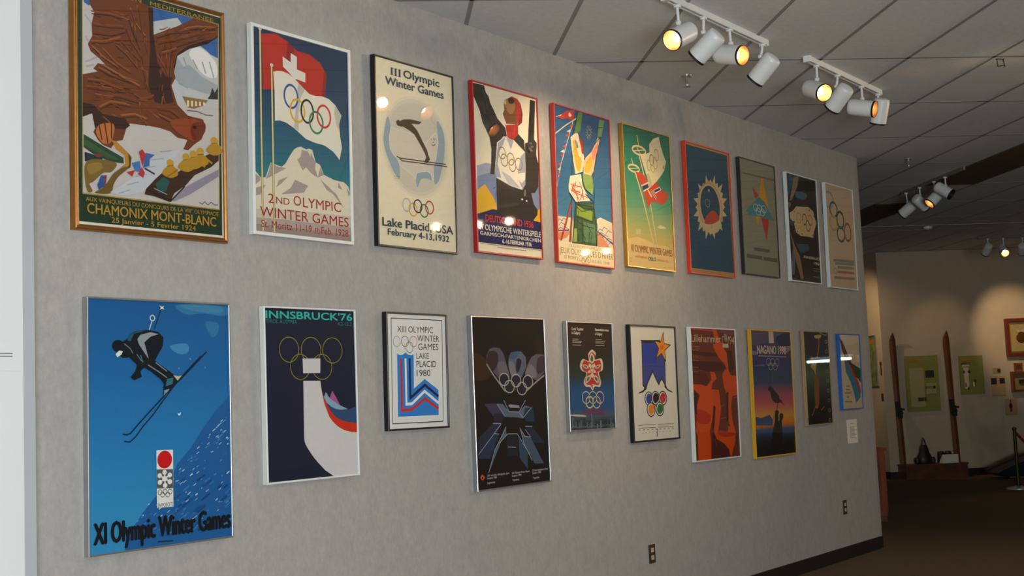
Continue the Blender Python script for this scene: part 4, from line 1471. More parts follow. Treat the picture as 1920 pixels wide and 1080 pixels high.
  ["p","#c9bc9e",0,[551,455,569,472,621,470,597,451]],
  ["p","#c9bc9e",1,[569,495,552,533,644,568,646,515]],
  ["p","#4f6656",1,[582,507,575,531,629,553,628,521]],
  ["p","#c9bc9e",0,[521,470,473,494,516,523,564,495]],
  ["p","#c9bc9e",1,[468,494,389,513,382,566,478,532]],
  ["p","#4f6656",1,[453,506,406,520,399,551,455,530]],
  ["p","#c9bc9e",0,[490,454,443,449,412,469,467,473]],
  ["p","#c9bc9e",1,[442,428,412,401,316,397,370,430]],
  ["p","#4f6656",1,[421,423,399,406,341,403,375,423]],
  ["p","#c9bc9e",0,[504,429,524,400,458,382,442,415]],
  ["e","#c9bc9e",522,448,54,28,0],
  ["e","#b8262c",522,448,34,19,4.8],
  ["p","#c9bc9e",0,[501,574,546,577,515,639]],
  ["s","#b8262c",5.4,0,[521,580,517,622]],
  ["e","#c9bc9e",368,698,80,52,8.9],
  ["e","#c9bc9e",514,700,82,52,8.9],
  ["e","#c9bc9e",669,702,83,52,8.9],
  ["e","#c9bc9e",442,741,81,52,8.9],
  ["e","#c9bc9e",590,744,82,52,8.9],
  ["e","#3a4550",368,698,73,48,3.4],
  ["e","#2a2422",515,700,74,48,3.4],
  ["e","#b03a3e",670,702,76,48,3.4],
  ["e","#c9b45a",442,741,74,48,3.4],
  ["e","#4a7a5a",590,744,74,48,3.4],
  ["p","#b8b0a4",1,[48,846,310,857,333,873,47,858]],
  ["p","#6f7a7e",0,[58,877,83,877,76,969,50,968]],
  ["p","#3f4c54",0,[90,898,116,899,110,970,84,969]],
  ["p","#57666e",0,[123,914,149,915,144,971,118,970]],
  ["p","#333e46",0,[158,900,185,900,178,972,152,971]],
  ["p","#57666e",0,[191,921,217,922,213,973,187,972]],
  ["p","#57666e",0,[228,902,254,902,248,974,221,973]],
  ["p","#3f4c54",0,[264,882,291,883,282,975,256,974]],
  ["p","#333e46",0,[299,883,326,884,317,976,291,976]],
  ["p","#3f4c54",0,[331,920,357,921,352,977,326,977]],
  ["p","#57666e",0,[366,921,393,922,388,979,361,978]],
  ["p","#3f4c54",0,[400,937,427,938,423,980,396,979]],
  ["p","#57666e",0,[436,928,463,929,458,981,431,980]],
  ["p","#57666e",0,[475,887,502,888,494,982,467,981]],
  ["p","#3f4c54",0,[509,909,536,910,530,983,503,982]],
  ["p","#333e46",0,[544,926,571,927,566,984,538,983]],
  ["p","#6f7a7e",0,[578,943,605,943,602,985,574,984]],
  ["p","#333e46",0,[616,928,643,929,638,986,610,985]],
  ["p","#6f7a7e",0,[653,913,681,914,674,987,646,987]],
  ["p","#3f4c54",0,[687,946,714,946,710,989,683,988]],
  ["p","#333e46",0,[723,947,751,948,747,990,719,989]],
  ["p","#333e46",0,[760,948,788,949,784,991,756,990]],
  ["p","#3f4c54",0,[801,896,829,897,820,992,793,991]],
  ["p","#3f4c54",0,[833,950,861,951,857,993,829,992]],
  ["p","#57666e",0,[876,898,904,899,895,994,866,993]],
  ["p","#57666e",0,[909,941,937,942,932,995,904,994]],
  ["p","#3f4c54",0,[945,953,973,954,969,997,941,996]],
  ["p","#6f7a7e",0,[457,845,477,846,461,960,452,960]],
  ["s","#9aa09a",2.7,0,[38,969,58,956]],
  ["s","#9aa09a",2.7,0,[70,953,89,954]],
  ["s","#9aa09a",2.7,0,[100,963,119,953]],
  ["s","#9aa09a",2.7,0,[131,954,150,961]],
  ["s","#9aa09a",2.7,0,[161,970,181,960]],
  ["s","#9aa09a",2.7,0,[193,960,211,964]],
  ["s","#9aa09a",2.7,0,[224,955,243,963]],
  ["s","#9aa09a",2.7,0,[255,956,274,964]],
  ["s","#9aa09a",2.7,0,[285,971,306,954]],
  ["s","#9aa09a",2.7,0,[317,964,337,964]],
  ["s","#9aa09a",2.7,0,[349,956,369,958]],
  ["s","#9aa09a",2.7,0,[380,972,399,972]],
  ["s","#9aa09a",2.7,0,[413,956,431,966]],
  ["s","#9aa09a",2.7,0,[443,972,464,958]],
  ["s","#9aa09a",2.7,0,[476,965,496,954]],
  ["s","#9aa09a",2.7,0,[508,961,527,966]],
  ["s","#9aa09a",2.7,0,[540,965,560,968]],
  ["s","#9aa09a",2.7,0,[573,956,593,960]],
  ["s","#9aa09a",2.7,0,[604,971,625,965]],
  ["s","#9aa09a",2.7,0,[637,963,658,962]],
  ["s","#9aa09a",2.7,0,[669,973,690,965]],
  ["s","#9aa09a",2.7,0,[703,955,722,969]],
  ["s","#9aa09a",2.7,0,[736,961,756,963]],
  ["s","#9aa09a",2.7,0,[769,959,789,963]],
  ["s","#9aa09a",2.7,0,[802,961,823,956]],
  ["s","#9aa09a",2.7,0,[834,967,856,957]],
  ["s","#9aa09a",2.7,0,[867,970,889,955]],
  ["s","#9aa09a",2.7,0,[901,970,921,970]],
  ["s","#9aa09a",2.7,0,[935,965,955,969]],
  ["s","#9aa09a",2.7,0,[969,960,989,969]],
 ]),
 'L6': ([7.2245, 1.1327, 0.5941, 0.7477, -0.0023, 0.0095, 0.011], [
  ["b","#d9d3c4"],
  ["p","#3a478f",0,[261,141,436,147,643,130,707,213,745,282,734,526,694,494,652,462,585,514,532,467,466,398,360,486,302,548,247,516,256,330]],
  ["p","#2a3f9a",0,[285,159,593,150,574,330,266,335]],
  ["s","#33417f",6.3,0,[294,268,714,271]],
  ["s","#33417f",6.3,0,[285,351,731,356]],
  ["s","#33271f",11.0,1,[261,141,436,147,643,130,707,213,745,282,734,526,694,494,652,462,585,514,532,467,466,398,360,486,302,548,247,516,256,330]],
  ["p","#33271f",0,[306,517,328,548,235,580,145,589,159,577,250,558]],
  ["p","#33271f",0,[720,500,777,554,891,583,882,589,788,573,706,537]],
  ["p","#33271f",0,[226,131,334,130,649,126,647,145,331,155,268,149]],
  ["p","#33271f",0,[738,45,750,151,901,165,759,216,772,322,672,247,534,297,612,201,513,128,659,142]],
  ["p","#e08f1e",0,[729,70,739,158,859,170,745,212,755,300,676,238,565,279,627,200,548,138,666,150]],
  ["e","#d4681c",691,186,43,24,0],
  ["e","#211a16",358,634,90,62,0],
  ["e","#d9d3c4",358,634,75,54,0],
  ["p","#33478f",1,[302,623,349,590,418,604,418,650,358,677,309,659]],
  ["e","#211a16",502,632,92,63,0],
  ["e","#d9d3c4",501,632,76,54,0],
  ["p","#1d1a18",1,[445,621,493,588,562,601,562,649,501,676,451,657]],
  ["e","#211a16",660,634,94,64,0],
  ["e","#d9d3c4",660,634,78,54,0],
  ["p","#c02f3a",1,[602,622,651,589,722,603,722,650,660,678,609,659]],
  ["e","#211a16",394,728,90,62,0],
  ["e","#d9d3c4",394,728,75,54,0],
  ["p","#e0871e",1,[338,716,386,684,455,698,455,745,395,772,345,753]],
  ["e","#211a16",584,727,92,63,0],
  ["e","#d9d3c4",584,726,76,54,0],
  ["p","#2a6e3a",1,[526,715,575,683,645,697,645,744,583,771,533,752]],
  ["s","#8a857a",3.9,0,[118,855,484,857]],
  ["s","#8a857a",3.9,0,[529,858,878,862]],
  ["s","#8a857a",3.9,0,[115,879,482,882]],
  ["s","#8a857a",3.9,0,[526,883,875,888]],
  ["s","#77726a",4.7,0,[121,895,151,895]],
  ["s","#8a857a",3.9,0,[186,922,207,922]],
  ["s","#77726a",4.7,0,[207,896,237,896]],
  ["s","#8a857a",3.9,0,[257,922,278,922]],
  ["s","#77726a",4.7,0,[293,897,324,897]],
  ["s","#8a857a",3.9,0,[329,923,350,922]],
  ["s","#77726a",4.7,0,[381,898,412,897]],
  ["s","#8a857a",3.9,0,[402,923,422,923]],
  ["s","#77726a",4.7,0,[469,898,501,898]],
  ["s","#8a857a",3.9,0,[474,923,495,923]],
  ["s","#77726a",4.7,0,[559,899,590,899]],
  ["s","#8a857a",3.9,0,[548,924,569,923]],
  ["s","#77726a",4.7,0,[649,900,681,900]],
  ["s","#8a857a",3.9,0,[622,924,644,924]],
  ["s","#77726a",4.7,0,[740,900,773,900]],
  ["s","#8a857a",3.9,0,[697,924,719,924]],
  ["s","#77726a",4.7,0,[832,901,865,901]],
  ["s","#8a857a",3.9,0,[772,925,794,924]],
  ["s","#57524a",6.3,0,[504,895,496,963]],
 ]),
 'L7': ([8.0607, 0.9621, 0.6868, 0.9202, -0.0041, 0.0102, 0.009], [
  ["b","#6a2c1c"],
  ["p","#b8364c",0,[3,0,501,14,500,27,0,18]],
  ["p","#77384a",0,[655,11,1018,15,1013,53,682,37]],
  ["p","#451712",0,[24,177,269,185,554,193,566,217,324,221,35,202]],
  ["p","#451712",0,[28,253,652,262,740,304,705,328,340,331,36,310]],
  ["p","#5a1f1a",0,[18,335,295,331,390,404,325,445,21,427]],
  ["p","#4a2018",0,[789,170,916,169,961,310,845,342,806,277]],
  ["p","#cf4a10",0,[490,9,578,10,618,60,652,91,714,149,787,186,796,234,808,320,857,363,1001,367,987,518,835,525,756,524,689,448,662,363,705,331,770,310,728,272,625,235,554,193,498,151,487,125,548,122]],
  ["p","#cf4a10",0,[406,333,503,341,535,389,448,415,411,467,570,473,587,513,589,559,604,617,561,711,520,783,671,804,735,790,749,748,801,770,908,800,887,890,843,921,795,985,757,976,747,933,630,881,482,845,429,791,463,646,437,614,404,697,341,778,353,851,342,995,72,989,80,811,50,770,95,577,154,517,155,508,38,463,21,427,194,429,310,445,421,394]],
  ["p","#cf4a10",0,[776,493,967,489,867,526,832,600,848,718,908,800,799,781,761,716]],
  ["p","#b5300c",1,[98,613,356,659,318,721,93,710]],
  ["p","#b5300c",1,[520,783,889,816,792,834,576,827]],
  ["p","#451712",0,[440,588,484,599,443,740,400,780,391,738]],
  ["p","#3a1416",0,[745,492,784,493,753,716,715,715]],
  ["p","#431618",0,[28,484,127,496,80,587,86,654,45,637]],
  ["p","#4a1a18",0,[399,790,481,850,659,893,745,944,754,997,357,996]],
  ["s","#8a5a52",4.3,0,[606,602,670,587]],
  ["s","#8a5a52",4.3,0,[594,691,718,689]],
  ["s","#8a5a52",4.3,0,[437,843,474,907]],
  ["s","#8a5a52",4.3,0,[552,774,580,796]],
  ["s","#8a5a52",4.3,0,[896,542,977,533]],
  ["s","#9a6a50",3.4,0,[56,145,179,148]],
  ["s","#9a6a50",3.4,0,[53,171,175,174]],
  ["s","#9a6a50",3.4,0,[46,223,169,226]],
  ["s","#9a6a50",3.4,0,[43,248,166,252]],
  ["s","#9a6a50",3.4,0,[37,300,159,304]],
  ["s","#9a6a50",3.4,0,[33,333,155,337]],
  ["t","Lillehammer","#cdb592",32,664,52,111,0.0],
  ["t","'94","#cdb592",841,971,56,121,0.0],
  ["p","#cdb592",0,[700,115,741,119,804,119,837,110,832,149,695,149]],
  ["s","#cdb592",5.8,0,[695,120,702,64,733,63]],
  ["s","#cdb592",5.8,0,[828,116,835,67]],
  ["p","#8a7a6a",1,[744,42,806,51,807,100,745,95]],
  ["s","#cdb592",2.9,0,[759,49,784,95]],
  ["s","#cdb592",2.9,0,[783,46,800,89]],
 ]),
 'L8': ([9.008, 0.9298, 0.7215, 0.9564, -0.0039, 0.0103, 0.01], [
  ["g",[[0,"#575066"],[0.12,"#3a3a5e"],[0.25,"#2c3360"],[0.42,"#2f4560"],[0.5,"#93485a"],[0.58,"#b84e58"],[0.64,"#c07a48"],[0.68,"#cf9228"],[0.74,"#cf741c"],[0.765,"#b0602a"],[0.78,"#35577f"],[0.84,"#24304a"],[0.88,"#181b22"],[1,"#101216"]]],
  ["p","#23284e",1,[618,67,898,9,1020,1,1019,116,808,140]],
  ["p","#77688a",1,[-6,169,180,178,145,199,6,195]],
  ["p","#8a6a7a",1,[741,141,1018,122,870,183]],
  ["p","#544a62",1,[31,18,446,11,417,91,47,122]],
  ["p","#4a5a8a",1,[86,282,293,271,307,287,100,290]],
  ["p","#c4b398",0,[447,3,562,2,571,103,448,104]],
  ["e","#8a7f72",501,34,15,15,2.5],
  ["t","NAGANO 1998","#cdb292",155,855,122,190,0.03],
  ["s","#a89684",6.1,0,[172,207,865,212]],
  ["e","#aaa8a6",412,254,50,28,4.0],
  ["e","#aaa8a6",514,256,51,29,4.0],
  ["e","#aaa8a6",622,258,52,29,4.0],
  ["e","#aaa8a6",456,290,50,28,4.0],
  ["e","#aaa8a6",567,290,51,28,4.0],
  ["s","#6a6470",6.1,0,[504,324,484,419]],
  ["p","#1b2420",0,[362,471,381,453,428,445,478,459,551,494,614,519,642,551,694,563,701,579,771,608,671,578,571,582,490,573,438,540,421,493]],
  ["s","#1b2420",5.6,0,[591,582,546,636]],
  ["p","#2f4a70",0,[43,679,166,692,377,670,452,714,429,756,49,745]],
  ["p","#16120f",0,[512,644,563,635,602,649,589,680,574,722,607,723,614,676,658,661,710,675,706,699,665,725,667,815,636,957,383,948,418,829,490,731]],
  ["s","#6a2f22",4.5,0,[461,704,509,663]],
  ["s","#7a4026",5.1,0,[586,696,581,728]],
 ]),
 'L9': ([9.8728, 1.1329, 0.5168, 0.7619, 0.0014, 0.0095, 0.008], [
  ["g",[[0,"#23263a"],[0.25,"#2a2630"],[0.32,"#39463f"],[0.45,"#5a6a52"],[0.6,"#414f44"],[0.75,"#2a2c2a"],[1,"#1c1f1e"]]],
  ["s","#c9823a",11.3,0,[616,45,607,158,506,289]],
  ["p","#c9a35a",1,[455,47,710,38,681,69,495,77]],
  ["p","#c99a4a",1,[231,370,464,339,422,432,429,506,376,432]],
  ["p","#b0602f",0,[277,252,359,296,334,308]],
  ["p","#8a5a3a",1,[361,506,521,507,487,779,346,801]],
  ["s","#b0703a",8.5,0,[192,896,346,801,434,815]],
  ["s","#b0703a",6.6,0,[542,849,688,814]],
  ["s","#8a9a8a",6.6,0,[646,13,921,42,953,3]],
  ["e","#9a9a92",892,112,43,16,4.7],
  ["e","#9a9a92",890,218,42,16,4.7],
  ["e","#9a9a92",890,324,42,16,4.7],
  ["e","#9a9a92",888,430,42,16,4.7],
  ["e","#9a9a92",888,536,42,16,4.7],
  ["e","#9a9a92",886,642,42,16,4.7],
  ["e","#9a9a92",884,748,42,16,4.7],
  ["e","#9a9a92",884,854,42,16,4.7],
  ["e","#9a9a92",882,959,42,16,4.7],
 ]),
 'L10': ([10.5892, 1.237, 0.4656, 0.6467, -0.0002, 0.0115, 0.008], [
  ["b","#d3bf9e"],
  ["p","#5f2f30",0,[28,17,141,84,312,206,556,390,801,593,534,499,309,360,117,207]],
  ["p","#3f8098",0,[217,344,388,383,683,608,907,782,911,844,675,921,590,778,474,653,253,498]],
  ["p","#bb3f3c",0,[348,360,546,437,849,641,942,751,931,806,683,608]],
  ["p","#2a5a3c",0,[557,387,974,461,962,657,750,562]],
  ["p","#dccbb0",1,[71,24,980,13,963,92,380,144]],
  ["s","#8a7460",9.0,0,[242,689,410,691]],
  ["s","#8a7460",9.0,0,[205,734,401,737]],
  ["s","#8a7460",9.0,0,[152,779,464,784]],
  ["s","#8a7460",9.0,0,[230,834,341,836]],
  ["s","#8a7460",9.0,0,[118,893,480,899]],
 ]),
}



def catmull(p, n=5):
    o = []
    k = len(p)
    for i in range(k):
        a, b, c_, d = p[i - 1], p[i], p[(i + 1) % k], p[(i + 2) % k]
        for q in range(n):
            t = q / n
            o.append(tuple(.5 * ((2 * b[j]) + (c_[j] - a[j]) * t + (2 * a[j] - 5 * b[j] + 4 * c_[j] - d[j]) * t * t + (3 * b[j] - a[j] - 3 * c_[j] + d[j]) * t ** 3) for j in (0, 1)))
    return o


TEXT = {}


def text_mesh(s, bold):
    key = (s, bold)
    if key in TEXT: return TEXT[key]
    cu = bpy.data.curves.new('lettering', 'FONT')
    cu.body = s
    cu.resolution_u = 3
    cu.offset = bold
    ob = bpy.data.objects.new('lettering', cu)
    COL.objects.link(ob)
    bpy.context.view_layer.update()
    me = bpy.data.meshes.new_from_object(ob.evaluated_get(bpy.context.evaluated_depsgraph_get()))
    v = [(q.co.x, q.co.y) for q in me.vertices]
    fs = [tuple(q.vertices) for q in me.polygons]
    bpy.data.objects.remove(ob); bpy.data.curves.remove(cu); bpy.data.meshes.remove(me)
    x0 = min(q[0] for q in v); x1 = max(q[0] for q in v)
    TEXT[key] = ([((x - x0) / (x1 - x0), y) for x, y in v], fs)
    return TEXT[key]


CAPH = .729


class Print:
    def __init__(s, w, h, fw):
        s.w, s.h, s.fw = w, h, fw
        s.v = []; s.f = []; s.c = []; s.layer = 0; s.y = 0; s.step = .00005

    def pt(s, x, z):
        e = s.fw - .001
        x = min(max(x, -s.w / 2 + e), s.w / 2 - e); z = min(max(z, e), s.h - e)
        s.v.append((x, s.y, z))

    def xz(s, u_, v_):
        return ((u_ / 1000 - .5) * s.w, (1 - v_ / 1000) * s.h)

    def up(s):
        s.layer += 1
        s.y = -.0225 - s.step * s.layer

    def poly(s, pts, col):
        n = len(s.v)
        for x, z in pts: s.pt(x, z)
        s.c += [col] * len(pts)
        for t in tessellate_polygon([[Vector((x, z, 0)) for x, z in pts]]): s.f.append(tuple(n + i for i in t))

    def strip(s, pts, wd, col, closed):
        if closed: pts = pts + [pts[0], pts[1]]
        P = [Vector(q) for q in pts]
        n = len(s.v); L = []
        for i, q in enumerate(P):
            a = P[i] - P[i - 1] if i else P[1] - P[0]
            b = P[i + 1] - P[i] if i < len(P) - 1 else a
            if a.length < 1e-6: a = b
            if b.length < 1e-6: b = a
            a = a.normalized(); b = b.normalized()
            na = Vector((-a.y, a.x)); nb = Vector((-b.y, b.x))
            m = na + nb
            if m.length < .3: m = na
            m.normalize()
            k = min(1 / max(m.dot(na), .4), 2.2)
            L.append(m * k * wd / 2)
        if closed: L[0] = L[-2]
        for q, d in zip(P, L):
            s.pt(q.x + d.x, q.y + d.y); s.pt(q.x - d.x, q.y - d.y)
        s.c += [col] * (2 * len(P))
        for i in range(len(P) - (2 if closed else 1)):
            a = n + 2 * i
            s.f.append((a, a + 1, a + 3, a + 2))

    def item(s, it):
        k = it[0]
        s.up()
        w, h = s.w, s.h
        if k == 'b':
            s.poly([(-w / 2, 0), (w / 2, 0), (w / 2, h), (-w / 2, h)], lin(it[1]))
        elif k == 'g':
            st = it[1]
            for (v0, c0), (v1, c1) in zip(st, st[1:]):
                n = len(s.v)
                for vv, cc in ((v0, c0), (v1, c1)):
                    for x in (-w / 2, w / 2): s.pt(x, (1 - vv) * h); s.c.append(lin(cc))
                s.f.append((n, n + 1, n + 3, n + 2))
        elif k == 'p':
            a = it[3]; p = [s.xz(a[i], a[i + 1]) for i in range(0, len(a), 2)]
            if it[2]: p = catmull(p)
            s.poly(p, lin(it[1]))
        elif k == 's':
            a = it[4]; p = [s.xz(a[i], a[i + 1]) for i in range(0, len(a), 2)]
            s.strip(p, it[2] / 1000, lin(it[1]), it[3])
        elif k == 'e':
            _, col, cu, cv, ru, rv, wd = it
            x, z = s.xz(cu, cv); rx, rz = ru / 1000 * w, rv / 1000 * h
            N = 40
            P = [(x + rx * math.cos(2 * math.pi * i / N), z + rz * math.sin(2 * math.pi * i / N)) for i in range(N)]
            if wd: s.strip(P, wd / 1000, lin(col), 1)
            else: s.poly(P, lin(col))
        elif k == 't':
            _, t, col, u0, u1, vt, vb, bold = it
            vs, fs = text_mesh(t, 0.0)
            x0, zb = s.xz(u0, vb); x1, zt = s.xz(u1, vt)
            sc = (zt - zb) / CAPH
            e = bold * sc
            sh = [(0, 0)] if bold <= 0 else [(0, 0), (-e, 0), (e, 0), (0, e * .6), (0, -e * .6)]
            if bold > .04: sh += [(-e * .5, 0), (e * .5, 0)]
            for q_, (dx, dz) in enumerate(sh):
                if q_: s.up()
                n = len(s.v)
                for x, y in vs: s.pt(x0 + (x1 - x0) * x + dx, zb + y * sc + dz)
                s.c += [lin(col)] * len(vs)
                s.f += [tuple(n + i for i in q) for q in fs]

    def build(s, parent):
        me = bpy.data.meshes.new('poster_print')
        me.from_pydata(s.v, [], s.f)
        at = me.color_attributes.new('ink', 'FLOAT_COLOR', 'POINT')
        at.data.foreach_set('color', [x for q in s.c for x in (*q, 1.0)])
        me.materials.append(INK)
        o = bpy.data.objects.new('poster_print', me)
        COL.objects.link(o)
        o.parent = parent
        return o


PLAIN = lambda fw, d=.03, b=.0015: [(0, -.0005), (0, -d + b), (b, -d), (fw - b, -d), (fw, -d + b), (fw, -.021)]
GILT = [(0, -.0005), (0, -.020), (.0035, -.027), (.009, -.030), (.0135, -.0275), (.0165, -.0245), (.0195, -.0262), (.0225, -.0255), (.0225, -.021)]
BRONZE = mat('bronze gilt moulding', '#a8743c', .32, .75, 30, .08)
WHITEF = mat('white lacquered frame', '#d6d8d4', .45, 0, 30, .02)
BLACKF = mat('black lacquered frame', '#121212', .35, 0, 30, .1)
REDF = mat('red lacquered frame', '#a81c1e', .4, 0, 30, .05)
CORALF = mat('coral red frame', '#c23c2a', .42, 0, 30, .05)
BRASSF = mat('polished brass frame', '#c9a050', .28, .85, 30, .05)
ORANGEF = mat('orange red frame', '#d63c1e', .42, 0, 30, .05)
CHARF = mat('charcoal frame', '#2b2b28', .45, 0, 30, .08)
SILVERF = mat('silver aluminium frame', '#b4b6b9', .34, .85, 30, .03)
YELLOWF = mat('mustard yellow frame', '#d19f24', .42, 0, 30, .05)
TANF = mat('tan wooden frame', '#a88c62', .55, 0, 30, .12, 0, (1, 1, .1))
BLUEF = mat('bright blue frame', '#1f62b8', .42, 0, 30, .05)
POSTERS = {
    'P1': (BRONZE, 'bronze-framed poster of a brown bird of prey above snowy mountains, dark green border'),
    'P2': (WHITEF, 'white-framed poster of a red cross flag and a white ring flag over a snow peak'),
    'P3': (BLACKF, 'black-framed cream poster of a ski jumper inside a pale blue disc, top row'),
    'P4': (REDF, 'red-framed poster of a red-capped figure with raised arm and ringed white bib'),
    'P5': (CORALF, 'coral-framed blue poster of a skier raising both arms beside a pennant'),
    'P6': (BRASSF, 'brass-framed green poster of two crossed-basket ski poles carrying flags'),
    'P7': (ORANGEF, 'orange-framed dark blue poster with a pale spiky wreath in its middle'),
    'P8': (CHARF, 'charcoal-framed grey poster with a yellow, red and teal pointed star'),
    'P9': (WHITEF, 'white-framed black poster with a cream patch of coloured rings'),
    'P10': (WHITEF, 'white-framed tan poster with large loose rings, last of the top row'),
    'L1': (SILVERF, 'large silver-framed blue poster of a downhill skier in mid-air, bottom row'),
    'L2': (WHITEF, 'white-framed navy poster with thin gold rings and a white jump slope'),
    'L3': (BLACKF, 'small black-framed white poster with blue emblem striped red, white and navy'),
    'L4': (SILVERF, 'silver-framed black poster of ghostly glass tubes ending in pale rings'),
    'L5': (SILVERF, 'silver-framed dark poster of a red and white emblem over a city skyline'),
    'L6': (BLACKF, 'black-framed cream poster with a blue pennant and an orange star'),
    'L7': (WHITEF, 'white-framed poster in dark red and bright orange with a white crest'),
    'L8': (YELLOWF, 'yellow-framed poster of a dark bird on a hand against a sunset'),
    'L9': (TANF, 'tan-framed narrow dark green poster with a flickering orange streak'),
    'L10': (BLUEF, 'blue-framed small cream poster with slanted teal, red and green stripes'),
}


def make_poster(key):
    (xb, zb, w, h, ro, ti, fw), art = ART[key]
    m, label = POSTERS[key]
    root = empty('framed_poster', (xb, 0, zb), (ti, -ro, 0))
    row = 'framed posters in the upper row' if key[0] == 'P' else 'framed posters in the lower row'
    tag(root, label, 'poster', row)
    MB().rectloft(w, h, GILT if key == 'P1' else PLAIN(fw)).build('frame', m, root, smooth=key == 'P1')
    e = fw - .002
    MB().box((-w / 2 + e, -.0215, e), (w / 2 - e, -.006, h - e)).build('backing_board', BOARD, root)
    p = Print(w, h, fw)
    p.step = min(.00006, .0044 / (sum((1 if q[-1] <= 0 else 7) if q[0] == 't' else 1 for q in art) + 2))
    for it in art: p.item(it)
    p.build(root)
    MB().box((-w / 2 + e, -.0292, e), (w / 2 - e, -.0275, h - e)).build('glass_pane', GLASS, root)
    return root


for key in POSTERS:
    make_poster(key)

# ------------------------------------------------------------------ small things on the fabric wall


def wall_card(name, label, cat, T, w, h, lines, m=CARD, thick=.004, ink='#6f6a62', lw=.0035):
    """T: matrix whose local x is along the wall, z up, -y out of the wall; origin = bottom centre"""
    o = empty(name, (0, 0, 0)); o.matrix_world = T
    tag(o, label, cat)
    MB().box((-w / 2, -thick, 0), (w / 2, 0, h)).build('card', m, o)
    if lines:
        b = MB()
        for (x0, x1, z) in lines: b.box((x0, -thick - .0004, z), (x1, -thick, z + lw))
        b.build('printed_lines', mat('print ' + ink, ink, .8), o)
    return o


T0 = Matrix.Translation
wall_card('wall_label', 'small white caption card on the fabric wall below the blue-framed poster', 'label', T0((10.594, 0, .948)), .222, .202,
          [(-.035, .035, .165)] + [(-.055, .055 - .012 * (k % 2), .135 - k * .011) for k in range(9)])
wall_card('caption_strip', 'white caption strip with two printed lines on the white partition', 'label', T0((2.555, -.08, 1.607)), .15, .085,
          [(-.06, .045, .060), (-.06, .045, .050)], m=WHITEP)


def outlet(x, z, label):
    o = empty('wall_outlet', (x, 0, z - .058))
    tag(o, label, 'outlet', 'wall outlets low on the fabric wall')
    MB().box((-.036, -.006, 0), (.036, 0, .116)).build('cover_plate', mat('brown outlet plate', '#3a2a20', .5), o)
    for zz in (.022, .068):
        s_ = MB().lathe([(.0, 0), (.0155, 0), (.0165, -.002), (.0165, -.003)], Matrix.Translation((0, -.0085, zz + .013)) @ Matrix.Rotation(math.radians(90), 4, 'X'), 20)
        rc = MB().box((-.0165, -.0085, zz), (.0165, -.006, zz + .027)).build('receptacle', mat('ivory receptacle', '#b8ad98', .5), o)
        b = MB()
        for dx in (-.0065, .0045): b.box((dx, -.0089, zz + .011), (dx + .002, -.0085, zz + .020))
        b.build('slots', BLACKP, rc)


outlet(7.119, .424, 'brown wall outlet low down, left of the two on the fabric wall')
outlet(10.32, .428, 'brown wall outlet low down near the wall end')

# ------------------------------------------------------------------ track lights
LAMP_POWER = 60


def track(p0, p1, label, k=1.0, m=None):
    p0 = Vector(p0); p1 = Vector(p1)
    d = p1 - p0
    L = d.length
    o = empty('light_track', p0, (0, 0, math.atan2(d.y, d.x)))
    tag(o, label, 'light track')
    m = m or WLAMP
    MB().box((0, -.018 * k, -.034), (L, -.009 * k, 0)).box((0, .009 * k, -.034), (L, .018 * k, 0)).box((0, -.009 * k, -.010), (L, .009 * k, 0)).build('rail', m, o)
    MB().box((-.03 * k, -.022 * k, -.038), (0, .022 * k, 0)).build('end_cap', m, o)
    MB().box((L, -.019 * k, -.036), (L + .008, .019 * k, 0)).build('end_cap', m, o)
    return o


def axis_rot(ax):
    return Vector(ax).to_track_quat('Z', 'Y').to_matrix().to_4x4()


